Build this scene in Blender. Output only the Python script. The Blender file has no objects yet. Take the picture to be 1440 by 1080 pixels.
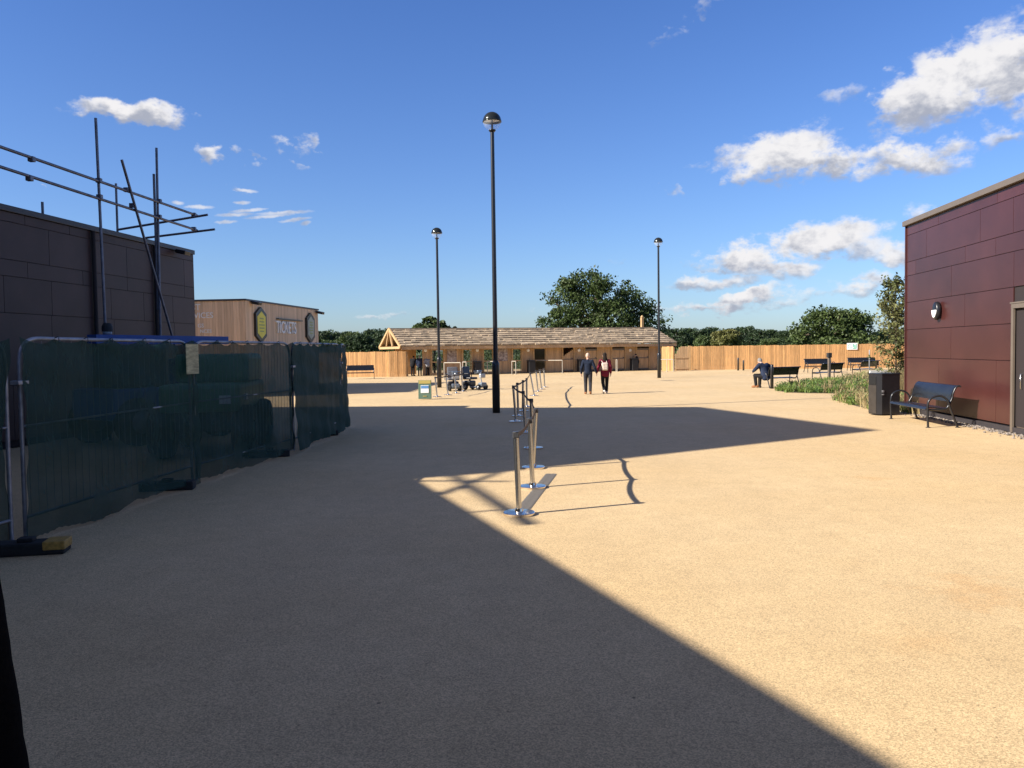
import bpy, bmesh, math, random
from mathutils import Vector, Matrix
R = math.radians
S = bpy.context.scene
COL = S.collection

# ---------------------------------------------------------------- camera
F = 1165.0; CH = 1.9; PITCH = R(2.38); ROLL = R(0.8)
cf = Vector((0, math.cos(PITCH), -math.sin(PITCH)))
r0 = Vector((1, 0, 0)); u0 = Vector((0, math.sin(PITCH), math.cos(PITCH)))
cr = r0*math.cos(ROLL) - u0*math.sin(ROLL)
cu = u0*math.cos(ROLL) + r0*math.sin(ROLL)
CAM = Vector((0, 0, CH))
cd = bpy.data.cameras.new('camera'); co = bpy.data.objects.new('camera', cd); COL.objects.link(co)
co.matrix_world = Matrix(((cr.x, cu.x, -cf.x, 0), (cr.y, cu.y, -cf.y, 0), (cr.z, cu.z, -cf.z, CH), (0, 0, 0, 1)))
cd.sensor_width = 36; cd.lens = 36*F/1440; cd.clip_end = 5000; cd.clip_start = 0.05
S.camera = co

def ray(px, py): return cf + cr*((px-720)/F) - cu*((py-540)/F)
def G(px, py):                      # pixel -> point on the ground
    d = ray(px, py); t = -CH/d.z
    return Vector((d.x*t, d.y*t, 0))
def hz(px, dist_pt, py):            # height above ground of pixel row at the depth of a ground point
    d = ray(px, py); k = dist_pt.y/d.y
    return CH + d.z*k
def plane_hit(px, py, p, n):        # pixel -> point on the vertical plane through p with normal n
    d = ray(px, py); t = (p-CAM).dot(n)/d.dot(n)
    return CAM + d*t

# ---------------------------------------------------------------- sun, sky
SUN_EL = R(30); SAZ = R(22)
to_sun = Vector((-math.cos(SAZ)*math.cos(SUN_EL), -math.sin(SAZ)*math.cos(SUN_EL), math.sin(SUN_EL)))
sl = bpy.data.lights.new('sun', 'SUN'); sl.energy = 5.0; sl.angle = R(0.53); sl.color = (1.0, 0.93, 0.82)
so = bpy.data.objects.new('sun', sl); COL.objects.link(so)
so.rotation_euler = to_sun.to_track_quat('Z', 'Y').to_euler(); so.location = to_sun*60
def src(p, H):                      # roof point at height H whose shadow falls on ground point p
    return Vector((p[0] - to_sun.x*-1*H/to_sun.z, p[1] - to_sun.y*-1*H/to_sun.z, H))

W = bpy.data.worlds.new('World'); S.world = W; W.use_nodes = True
nt = W.node_tree; nt.nodes.clear()
def N(t, **k):
    n = nt.nodes.new(t)
    for a, b in k.items(): setattr(n, a, b)
    return n
def wire(v, sock):
    if isinstance(v, (int, float)): sock.default_value = v
    else: nt.links.new(v, sock)
def MT(op, a, b=None, c=None, clamp=False):
    n = N('ShaderNodeMath', operation=op, use_clamp=clamp)
    wire(a, n.inputs[0])
    if b is not None: wire(b, n.inputs[1])
    if c is not None: wire(c, n.inputs[2])
    return n.outputs[0]
def MR(v, a, b, c=0.0, d=1.0, smooth=True):
    n = N('ShaderNodeMapRange', interpolation_type='SMOOTHSTEP' if smooth else 'LINEAR')
    wire(v, n.inputs[0]); n.inputs[1].default_value = a; n.inputs[2].default_value = b
    n.inputs[3].default_value = c; n.inputs[4].default_value = d
    return n.outputs[0]
sky = N('ShaderNodeTexSky', sky_type='NISHITA', sun_disc=False)
sky.sun_elevation = SUN_EL; sky.sun_rotation = math.atan2(to_sun.x, to_sun.y)
sky.air_density = 1.0; sky.dust_density = 0.6; sky.ozone_density = 3.0; sky.altitude = 50
tc = N('ShaderNodeTexCoord')
sx = N('ShaderNodeSeparateXYZ'); nt.links.new(tc.outputs['Generated'], sx.inputs[0])
EL0 = MT('MULTIPLY', MT('ARCSINE', sx.outputs[2]), 57.2958)
AZ = MT('MULTIPLY', MT('ARCTAN2', sx.outputs[0], sx.outputs[1]), 57.2958)
EL = MT('MULTIPLY', MT('ARCSINE', sx.outputs[2]), 57.2958)
cmb = N('ShaderNodeCombineXYZ'); wire(AZ, cmb.inputs[0]); wire(MT('MULTIPLY', EL, 1.45), cmb.inputs[1])
def noise(scale, detail, rough, off=0.0, dist=0.0, vec=None):
    n = N('ShaderNodeTexNoise'); n.inputs['Scale'].default_value = scale
    n.inputs['Detail'].default_value = detail; n.inputs['Roughness'].default_value = rough
    n.inputs['Distortion'].default_value = dist
    v = N('ShaderNodeVectorMath', operation='ADD'); nt.links.new(vec or cmb.outputs[0], v.inputs[0]); v.inputs[1].default_value = (off, off*0.7, off*0.3)
    nt.links.new(v.outputs[0], n.inputs['Vector'])
    return n.outputs[0]
nbig = noise(0.32, 8, 0.58, 3.1, 0.2); nfine = noise(1.5, 7, 0.6, 11.0, 0.3); nsh = noise(0.42, 5, 0.5, 23.0, 0.2)
nb2 = noise(0.32, 6, 0.58, 3.1 - 0.35, 0.2)
def azel(px, py):
    d = ray(px, py).normalized()
    return math.degrees(math.atan2(d.x, d.y)), math.degrees(math.asin(d.z))
# cloud banks: centre px, centre py, half width, half height, tilt (deg, up to the right), strength
CL = [(1330, 120, 105, 52, 20, 1.05), (1410, 95, 80, 62, 24, 1.05), (1290, 158, 80, 28, 5, .85), (1258, 140, 45, 24, 10, .9), (1455, 150, 70, 30, 10, .7),
      (1105, 220, 85, 42, 6, 1.05), (1190, 228, 70, 28, 0, .85), (1275, 218, 80, 30, -8, .95), (1060, 245, 45, 20, 0, .85), (1420, 190, 40, 16, 18, .6),
      (1180, 135, 35, 14, 5, .45),
      (1050, 362, 75, 26, 4, .95), (1150, 338, 85, 27, 4, 1.0), (1215, 345, 60, 20, -6, .7), (1262, 357, 28, 17, 0, .8), (1290, 302, 35, 18, 0, .6), (1098, 378, 70, 18, 0, .8),
      (990, 398, 75, 11, 1, .75), (1050, 418, 55, 11, 12, .95), (985, 434, 60, 9, 0, .85), (1100, 425, 70, 14, 6, .55), (1215, 400, 60, 15, 8, .7), (1160, 412, 60, 10, 8, .5),
      (190, 157, 78, 17, 2, 1.0), (290, 218, 26, 12, 0, .75), (352, 215, 14, 7, -20, .45), (405, 208, 32, 11, -14, .6), (432, 203, 16, 10, -30, .5), (422, 233, 20, 7, -22, .5), (350, 231, 12, 7, 0, .4),
      (340, 268, 20, 6, -14, .5), (545, 444, 55, 5, 0, .55), (560, 440, 26, 7, 0, .5), (760, 433, 30, 7, 8, .4),
      (950, 42, 32, 16, 30, .42), (990, 14, 24, 13, 30, .4), (950, 268, 18, 9, -25, .5), (990, 232, 16, 7, 0, .4), (60, 263, 12, 3, -8, .35), (870, 367, 20, 6, 0, .3), (510, 413, 16, 3, 0, .3)]
wa = noise(0.62, 4, 0.55, 41.0); wb = noise(0.62, 4, 0.55, 67.0)
AZ0 = AZ; AZ = MT('ADD', AZ, MT('MULTIPLY', MT('SUBTRACT', wa, 0.5), 4.6)); EL = MT('ADD', EL, MT('MULTIPLY', MT('SUBTRACT', wb, 0.5), 2.0))
acc = None; shs = None; sw = None
for (x, y, a, b, tilt, st) in CL:
    a0, e0 = azel(x, y); a1, _ = azel(x+1, y); _, e1 = azel(x, y-1)
    ra = abs(a1-a0)*a; re = abs(e1-e0)*b
    t = R(tilt)
    da = MT('SUBTRACT', AZ, a0); de = MT('SUBTRACT', EL, e0)
    u = MT('ADD', MT('MULTIPLY', da, math.cos(t)/ra), MT('MULTIPLY', de, math.sin(t)/ra))
    v = MT('ADD', MT('MULTIPLY', da, -math.sin(t)/re), MT('MULTIPLY', de, math.cos(t)/re))
    q = MT('ADD', MT('MULTIPLY', u, u), MT('MULTIPLY', v, v))
    m = MT('MULTIPLY', MT('MAXIMUM', MT('SUBTRACT', 1.35, MT('MULTIPLY', q, 0.75)), 0.0), st)
    acc = m if acc is None else MT('MAXIMUM', acc, m)
    mv = MT('MULTIPLY', m, v)
    shs = mv if shs is None else MT('ADD', shs, mv); sw = m if sw is None else MT('ADD', sw, m)
dens = MT('ADD', acc, MT('MULTIPLY', MT('SUBTRACT', nbig, 0.5), 2.7))
dens = MT('ADD', dens, MT('MULTIPLY', MT('SUBTRACT', nfine, 0.5), 1.25))
dens = MT('MULTIPLY', dens, MR(acc, 0.02, 0.35))
cov = MR(dens, 0.28, 1.1)
cov = MT('MULTIPLY', cov, MR(acc, 0.05, 1.15, 0.15, 1.0))
# thin streaks
stv = None
for (x, y, a, tilt) in [(400, 299, 45, 5), (350, 296, 30, 7), (380, 304, 40, 7), (415, 309, 26, 8), (330, 302, 30, 4), (280, 291, 24, 1), (250, 285, 10, 0), (345, 268, 20, -4), (430, 314, 9, 10), (318, 312, 18, 5), (340, 285, 14, 2)]:
    a0, e0 = azel(x, y); a1, _ = azel(x+1, y); _, e1 = azel(x, y-1); ra = abs(a1-a0)*a; re = abs(e1-e0)*3.2; t = R(tilt)
    da = MT('SUBTRACT', AZ0, a0); de = MT('SUBTRACT', EL0, e0)
    u = MT('ADD', MT('MULTIPLY', da, math.cos(t)/ra), MT('MULTIPLY', de, math.sin(t)/ra))
    v = MT('ADD', MT('MULTIPLY', da, -math.sin(t)/re), MT('MULTIPLY', de, math.cos(t)/re))
    v = MT('ADD', v, MT('MULTIPLY', MT('SUBTRACT', nfine, 0.5), 2.2))
    m = MT('MAXIMUM', MT('SUBTRACT', 1.0, MT('ADD', MT('MULTIPLY', u, u), MT('MULTIPLY', v, v))), 0.0)
    stv = m if stv is None else MT('MAXIMUM', stv, m)
cov = MT('MAXIMUM', cov, MT('MULTIPLY', stv, 0.75))
vv = MT('DIVIDE', shs, MT('ADD', sw, 0.05))
lit = MT('ADD', MT('MULTIPLY', vv, 0.85), MT('MULTIPLY', MT('SUBTRACT', nsh, 0.5), 2.6))
lit = MT('ADD', lit, MT('MULTIPLY', MT('SUBTRACT', nb2, nbig), 3.0))
lit = MT('SUBTRACT', lit, MT('MULTIPLY', MR(dens, 0.9, 2.2), 0.12))
litc = MR(lit, -0.75, 0.4)
cr1 = N('ShaderNodeMix', data_type='RGBA'); wire(litc, cr1.inputs[0])
cr1.inputs[6].default_value = (3.3, 3.55, 4.3, 1); cr1.inputs[7].default_value = (7.3, 7.2, 7.3, 1)
tint = N('ShaderNodeMix', data_type='RGBA', blend_type='MULTIPLY'); tint.inputs[0].default_value = 1
nt.links.new(sky.outputs[0], tint.inputs[6])
tg = N('ShaderNodeMix', data_type='RGBA'); wire(MR(EL0, 1.0, 26.0, 0, 1, False), tg.inputs[0])
tg.inputs[6].default_value = (0.84, 1.0, 1.32, 1); tg.inputs[7].default_value = (0.60, 0.86, 1.38, 1)
tg2 = N('ShaderNodeMix', data_type='RGBA'); wire(MR(EL0, 27.0, 50.0), tg2.inputs[0])
nt.links.new(tg.outputs[2], tg2.inputs[6]); tg2.inputs[7].default_value = (1.52, 1.15, 1.12, 1)  # unseen upper sky tinted warm on purpose, for the colour of the shade
nt.links.new(tg2.outputs[2], tint.inputs[7])
SKYTINT = tint
mixc = N('ShaderNodeMix', data_type='RGBA'); wire(cov, mixc.inputs[0])
nt.links.new(tint.outputs[2], mixc.inputs[6]); nt.links.new(cr1.outputs[2], mixc.inputs[7])
bg = N('ShaderNodeBackground'); bg.inputs[1].default_value = 0.06
nt.links.new(mixc.outputs[2], bg.inputs[0])
wo = N('ShaderNodeOutputWorld'); nt.links.new(bg.outputs[0], wo.inputs[0])

S.view_settings.view_transform = 'Standard'; S.view_settings.look = 'None'
S.view_settings.exposure = 1.05; S.view_settings.gamma = 1.0
S.render.resolution_x = 1024; S.render.resolution_y = 768
try:
    S.cycles.max_bounces = 6; S.cycles.diffuse_bounces = 4; S.cycles.transparent_max_bounces = 12
except Exception: pass

# ---------------------------------------------------------------- helpers
class MB:
    """collects shapes for ONE mesh object"""
    def __init__(s): s.v = []; s.f = []; s.mi = []; s.m = 0; s.sm = []
    def add(s, vs, fs, smooth=False):
        b = len(s.v); s.v += [tuple(x) for x in vs]
        for f in fs: s.f.append(tuple(b+i for i in f)); s.mi.append(s.m); s.sm.append(smooth)
    def box(s, x0, x1, y0, y1, z0, z1, M=None, ch=0.0):
        if ch > 0:
            bm = bmesh.new(); bmesh.ops.create_cube(bm, size=1)
            for v in bm.verts: v.co = Vector(((x0+x1)/2+v.co.x*(x1-x0), (y0+y1)/2+v.co.y*(y1-y0), (z0+z1)/2+v.co.z*(z1-z0)))
            bmesh.ops.bevel(bm, geom=list(bm.edges), offset=ch, segments=2, affect='EDGES', profile=0.6)
            bm.verts.index_update()
            vs = [v.co.copy() for v in bm.verts]; fs = [[v.index for v in f.verts] for f in bm.faces]; bm.free()
        else:
            vs = [Vector((x, y, z)) for x in (x0, x1) for y in (y0, y1) for z in (z0, z1)]
            fs = [(0, 1, 3, 2), (4, 6, 7, 5), (0, 4, 5, 1), (2, 3, 7, 6), (0, 2, 6, 4), (1, 5, 7, 3)]
        if M: vs = [M @ v for v in vs]
        s.add(vs, fs)
        return s
    def beam(s, a, b, w, h, up=(0, 0, 1)):      # rectangular bar from a to b
        a = Vector(a); b = Vector(b); d = (b-a); L = d.length; d.normalize()
        upv = Vector(up)
        if abs(d.dot(upv)) > 0.99: upv = Vector((0, 1, 0))
        x = d.cross(upv).normalized(); z = x.cross(d)
        vs = [p + x*i*w/2 + z*j*h/2 for p in (a, b) for i in (-1, 1) for j in (-1, 1)]
        s.add(vs, [(0, 2, 3, 1), (4, 5, 7, 6), (0, 1, 5, 4), (2, 6, 7, 3), (0, 4, 6, 2), (1, 3, 7, 5)])
        return s
    def tube(s, path, rad, n=10, caps=True):
        path = [Vector(p) for p in path]; k = len(path)
        rs = rad if isinstance(rad, (list, tuple)) else [rad]*k
        vs = []; prev = None
        for i, p in enumerate(path):
            t = (path[min(i+1, k-1)] - path[max(i-1, 0)]).normalized()
            if prev is None:
                a = Vector((0, 0, 1)) if abs(t.z) < 0.9 else Vector((1, 0, 0))
                x = t.cross(a).normalized()
            else: x = (prev - t*prev.dot(t)).normalized()
            prev = x; y = t.cross(x)
            for j in range(n):
                an = 2*math.pi*j/n; vs.append(p + (x*math.cos(an)+y*math.sin(an))*rs[i])
        fs = []
        for i in range(k-1):
            for j in range(n):
                j2 = (j+1) % n; fs.append((i*n+j, i*n+j2, (i+1)*n+j2, (i+1)*n+j))
        s.add(vs, fs, True)
        if caps:
            s.add(vs[:n], [tuple(range(n-1, -1, -1))]); s.add(vs[-n:], [tuple(range(n))])
        return s
    def lathe(s, prof, n=24, M=None, smooth=True):            # prof: list of (r, z)
        vs = []; fs = []
        for r, z in prof:
            for j in range(n):
                an = 2*math.pi*j/n; vs.append(Vector((r*math.cos(an), r*math.sin(an), z)))
        for i in range(len(prof)-1):
            for j in range(n):
                j2 = (j+1) % n; fs.append((i*n+j, i*n+j2, (i+1)*n+j2, (i+1)*n+j))
        if M: vs = [M @ v for v in vs]
        s.add(vs, fs, smooth)
        return s
    def prism(s, poly, z0, z1, M=None):
        n = len(poly)
        vs = [Vector((p[0], p[1], z0)) for p in poly] + [Vector((p[0], p[1], z1)) for p in poly]
        if M: vs = [M @ v for v in vs]
        fs = [tuple(range(n-1, -1, -1)), tuple(range(n, 2*n))] + [(i, (i+1) % n, n+(i+1) % n, n+i) for i in range(n)]
        s.add(vs, fs)
        return s
    def ball(s, c, r, n=12, m=8):
        c = Vector(c); rr = r if isinstance(r, (tuple, list)) else (r, r, r)
        vs = [c+Vector((0, 0, -rr[2]))]; fs = []
        for i in range(1, m):
            ph = -math.pi/2 + math.pi*i/m
            for j in range(n):
                an = 2*math.pi*j/n
                vs.append(c + Vector((rr[0]*math.cos(ph)*math.cos(an), rr[1]*math.cos(ph)*math.sin(an), rr[2]*math.sin(ph))))
        vs.append(c+Vector((0, 0, rr[2]))); top = len(vs)-1
        for j in range(n):
            j2 = (j+1) % n
            fs.append((0, 1+j2, 1+j)); fs.append((top, top-n+j, top-n+j2))
            for i in range(m-2): fs.append((1+i*n+j, 1+i*n+j2, 1+(i+1)*n+j2, 1+(i+1)*n+j))
        s.add(vs, fs, True)
        return s
    def build(s, name, mats, parent=None, label=None):
        me = bpy.data.meshes.new(name); me.from_pydata(s.v, [], s.f)
        if not isinstance(mats, (list, tuple)): mats = [mats]
        for m in mats: me.materials.append(m)
        me.polygons.foreach_set('material_index', s.mi); me.polygons.foreach_set('use_smooth', s.sm)
        bm = bmesh.new(); bm.from_mesh(me); bmesh.ops.recalc_face_normals(bm, faces=bm.faces); bm.to_mesh(me); bm.free()
        o = bpy.data.objects.new(name, me); COL.objects.link(o)
        if parent: o.parent = parent
        if label: o['label'] = label
        return o
def tag(o, label=None, cat=None, group=None, kind=None):
    if label: o['label'] = label
    if cat: o['category'] = cat
    if group: o['group'] = group
    if kind: o['kind'] = kind
    return o
def empty(name, loc, rz=0, label=None, cat=None, group=None):
    o = bpy.data.objects.new(name, None); COL.objects.link(o); o.location = loc; o.rotation_euler = (0, 0, rz)
    o.empty_display_size = 0.2
    return tag(o, label, cat, group)
KIDS = {}
def copy_tree(o, parent=None):
    c = o.copy(); COL.objects.link(c); c.parent = parent
    for ch in list(o.children): copy_tree(ch, c)
    return c
def path_arc(pts, n=6):                       # Catmull-Rom through pts
    P = [Vector(p) for p in pts]; out = []
    P = [P[0]*2-P[1]] + P + [P[-1]*2-P[-2]]
    for i in range(1, len(P)-2):
        for k in range(n):
            t = k/n; a, b, c, d = P[i-1], P[i], P[i+1], P[i+2]
            out.append(0.5*((2*b)+(c-a)*t+(2*a-5*b+4*c-d)*t*t+(3*b-a-3*c+d)*t**3))
    out.append(P[-2]); return out

# ---------------------------------------------------------------- materials
def mat(name, col, rough=0.6, metal=0.0, var=0.0, vscale=3.0, bump=0.0, bscale=60.0, island=0.0, stretch=None, spec=0.5, alpha=None, col2=None, coat=0.0, trans=0.0, coords='Object'):
    m = bpy.data.materials.new(name); m.use_nodes = True; t = m.node_tree; b = t.nodes['Principled BSDF']
    b.inputs['Base Color'].default_value = (*col, 1); b.inputs['Roughness'].default_value = rough; b.inputs['Metallic'].default_value = metal
    b.inputs['Specular IOR Level'].default_value = spec
    if coat: b.inputs['Coat Weight'].default_value = coat; b.inputs['Coat Roughness'].default_value = 0.1
    if trans: b.inputs['Transmission Weight'].default_value = trans
    if alpha is not None: b.inputs['Alpha'].default_value = alpha
    tcn = t.nodes.new('ShaderNodeTexCoord'); mp = t.nodes.new('ShaderNodeMapping'); t.links.new(tcn.outputs[coords], mp.inputs[0])
    if stretch: mp.inputs['Scale'].default_value = stretch
    fac = None
    if var > 0:
        n = t.nodes.new('ShaderNodeTexNoise'); n.inputs['Scale'].default_value = vscale; n.inputs['Detail'].default_value = 6; n.inputs['Roughness'].default_value = 0.6
        t.links.new(mp.outputs[0], n.inputs['Vector']); fac = n.outputs[0]
    cur = None
    if fac is not None:
        mx = t.nodes.new('ShaderNodeMix'); mx.data_type = 'RGBA'
        rp = t.nodes.new('ShaderNodeMapRange'); rp.inputs[1].default_value = 0.3; rp.inputs[2].default_value = 0.7; t.links.new(fac, rp.inputs[0])
        t.links.new(rp.outputs[0], mx.inputs[0])
        c2 = col2 or tuple(c*(1+var) for c in col)
        mx.inputs[6].default_value = (*[c*(1-var) for c in col], 1); mx.inputs[7].default_value = (*c2, 1)
        cur = mx.outputs[2]
    if island > 0:
        g = t.nodes.new('ShaderNodeNewGeometry'); rg = t.nodes.new('ShaderNodeMapRange')
        rg.inputs[3].default_value = 1-island; rg.inputs[4].default_value = 1+island; t.links.new(g.outputs['Random Per Island'], rg.inputs[0])
        mm = t.nodes.new('ShaderNodeVectorMath'); mm.operation = 'SCALE'
        if cur is not None: t.links.new(cur, mm.inputs[0])
        else: mm.inputs[0].default_value = col
        t.links.new(rg.outputs[0], mm.inputs['Scale']); cur = mm.outputs[0]
    if cur is not None: t.links.new(cur, b.inputs['Base Color'])
    if bump > 0:
        n = t.nodes.new('ShaderNodeTexNoise'); n.inputs['Scale'].default_value = bscale; n.inputs['Detail'].default_value = 4
        t.links.new(mp.outputs[0], n.inputs['Vector'])
        bp = t.nodes.new('ShaderNodeBump'); bp.inputs['Strength'].default_value = bump; bp.inputs['Distance'].default_value = 0.01
        t.links.new(n.outputs[0], bp.inputs['Height']); t.links.new(bp.outputs[0], b.inputs['Normal'])
    return m
M = {}
M['black'] = mat('black_paint', (0.012, 0.012, 0.014), 0.32, var=0.2, vscale=4)
M['black_matt'] = mat('black_matt', (0.015, 0.015, 0.016), 0.7, var=0.3, vscale=8)
M['gloss'] = mat('gloss_black', (0.012, 0.012, 0.013), 0.27, var=0.2, vscale=5, spec=0.5)
M['steel'] = mat('brushed_steel', (0.50, 0.49, 0.48), 0.26, 1.0, var=0.12, vscale=14, stretch=(1, 1, 0.1))
M['galv'] = mat('galvanised_tube', (0.33, 0.33, 0.35), 0.5, 0.6, var=0.3, vscale=9)
M['scaf'] = mat('scaffold_tube', (0.14, 0.14, 0.17), 0.45, 0.6, var=0.35, vscale=6)
M['chrome'] = mat('chrome', (0.78, 0.70, 0.60), 0.16, 1.0, var=0.05)
M['maroon'] = mat('maroon_cladding', (0.055, 0.0175, 0.0155), 0.30, var=0.22, vscale=0.7, island=0.13, bump=0.08, bscale=3, spec=0.44)
M['maroon_dull'] = mat('brown_cladding', (0.070, 0.041, 0.038), 0.5, var=0.15, vscale=1.1, island=0.14, bump=0.05, bscale=3, spec=0.25)
M['joint'] = mat('panel_joint', (0.02, 0.014, 0.014), 0.8)
M['coping'] = mat('coping_metal', (0.125, 0.10, 0.078), 0.45, 0.0, var=0.08, vscale=2)
M['coping_dark'] = mat('dark_coping', (0.05, 0.045, 0.05), 0.45, 0.3)
M['wood_clad'] = mat('larch_cladding', (0.66, 0.46, 0.29), 0.75, var=0.16, vscale=2, stretch=(6, 6, 0.5), island=0.16, bump=0.2, bscale=30)
M['wood_fence'] = mat('new_fence_boards', (0.45, 0.245, 0.095), 0.8, var=0.22, vscale=2.5, stretch=(5, 5, 0.6), island=0.22, bump=0.3, bscale=30)
M['wood_wall'] = mat('shelter_boards', (0.42, 0.27, 0.14), 0.8, var=0.2, vscale=2.5, stretch=(5, 5, 0.6), island=0.15, bump=0.3, bscale=30)
M['wood_beam'] = mat('pale_beam', (0.44, 0.28, 0.13), 0.75, var=0.15, vscale=4, bump=0.2, bscale=20)
M['shingle'] = mat('wood_shingle', (0.34, 0.26, 0.17), 0.9, var=0.3, vscale=3, island=0.24, bump=0.5, bscale=20)
M['white'] = mat('white_paint', (0.78, 0.78, 0.76), 0.5, var=0.04)
M['grey'] = mat('grey_metal', (0.32, 0.33, 0.34), 0.45, 0.3, var=0.1)
M['glass'] = mat('window_glass', (0.02, 0.03, 0.025), 0.03, alpha=0.25)
M['clear'] = mat('clear_bowl', (0.92, 0.95, 1.0), 0.05, alpha=0.14)
M['rubber'] = mat('rubber', (0.02, 0.02, 0.02), 0.85, var=0.3, vscale=20)
M['blue'] = mat('blue_machine_paint', (0.022, 0.085, 0.30), 0.4, var=0.15, vscale=3)
M['greenm'] = mat('green_machine_paint', (0.10, 0.26, 0.13), 0.45, var=0.2, vscale=2)
M['yellow'] = mat('yellow_plastic', (0.45, 0.26, 0.06), 0.55, var=0.35, vscale=25)
M['bark'] = mat('bark', (0.10, 0.075, 0.05), 0.95, var=0.35, vscale=12, bump=0.6, bscale=25)
M['stone'] = mat('pebbles', (0.19, 0.16, 0.135), 0.85, island=0.5)
M['belt'] = mat('belt_webbing', (0.09, 0.065, 0.05), 0.85, var=0.2, vscale=60)

def leaf_mat(name, c, isl=0.45, c2=None):
    m = mat(name, c, 0.55, var=0.3, vscale=0.35, island=isl, spec=0.3, col2=c2)
    t = m.node_tree; b = t.nodes['Principled BSDF']; out = [n for n in t.nodes if n.type == 'OUTPUT_MATERIAL'][0]
    tl = t.nodes.new('ShaderNodeBsdfTranslucent'); ad = t.nodes.new('ShaderNodeMixShader'); ad.inputs[0].default_value = 0.25
    srcs = b.inputs['Base Color'].links[0].from_socket
    t.links.new(srcs, tl.inputs[0]); t.links.new(b.outputs[0], ad.inputs[1]); t.links.new(tl.outputs[0], ad.inputs[2]); t.links.new(ad.outputs[0], out.inputs[0])
    return m
M['oak'] = leaf_mat('oak_leaves', (0.045, 0.075, 0.02), c2=(0.075, 0.105, 0.03))
M['dark_leaf'] = leaf_mat('dark_leaves', (0.028, 0.052, 0.022), c2=(0.045, 0.07, 0.026))
M['mid_leaf'] = leaf_mat('mid_leaves', (0.05, 0.085, 0.022), c2=(0.09, 0.12, 0.035))
M['pale_leaf'] = leaf_mat('pale_leaves', (0.12, 0.13, 0.035), c2=(0.17, 0.16, 0.05))
M['young_leaf'] = leaf_mat('young_tree_leaves', (0.10, 0.13, 0.04), c2=(0.19, 0.18, 0.07))
M['grass'] = leaf_mat('grass_blades', (0.13, 0.21, 0.045), c2=(0.23, 0.30, 0.07))
M['straw'] = leaf_mat('straw_blades', (0.34, 0.26, 0.13), c2=(0.45, 0.36, 0.18))
M['herb'] = leaf_mat('herb_leaves', (0.06, 0.13, 0.035), c2=(0.12, 0.19, 0.05))

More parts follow.
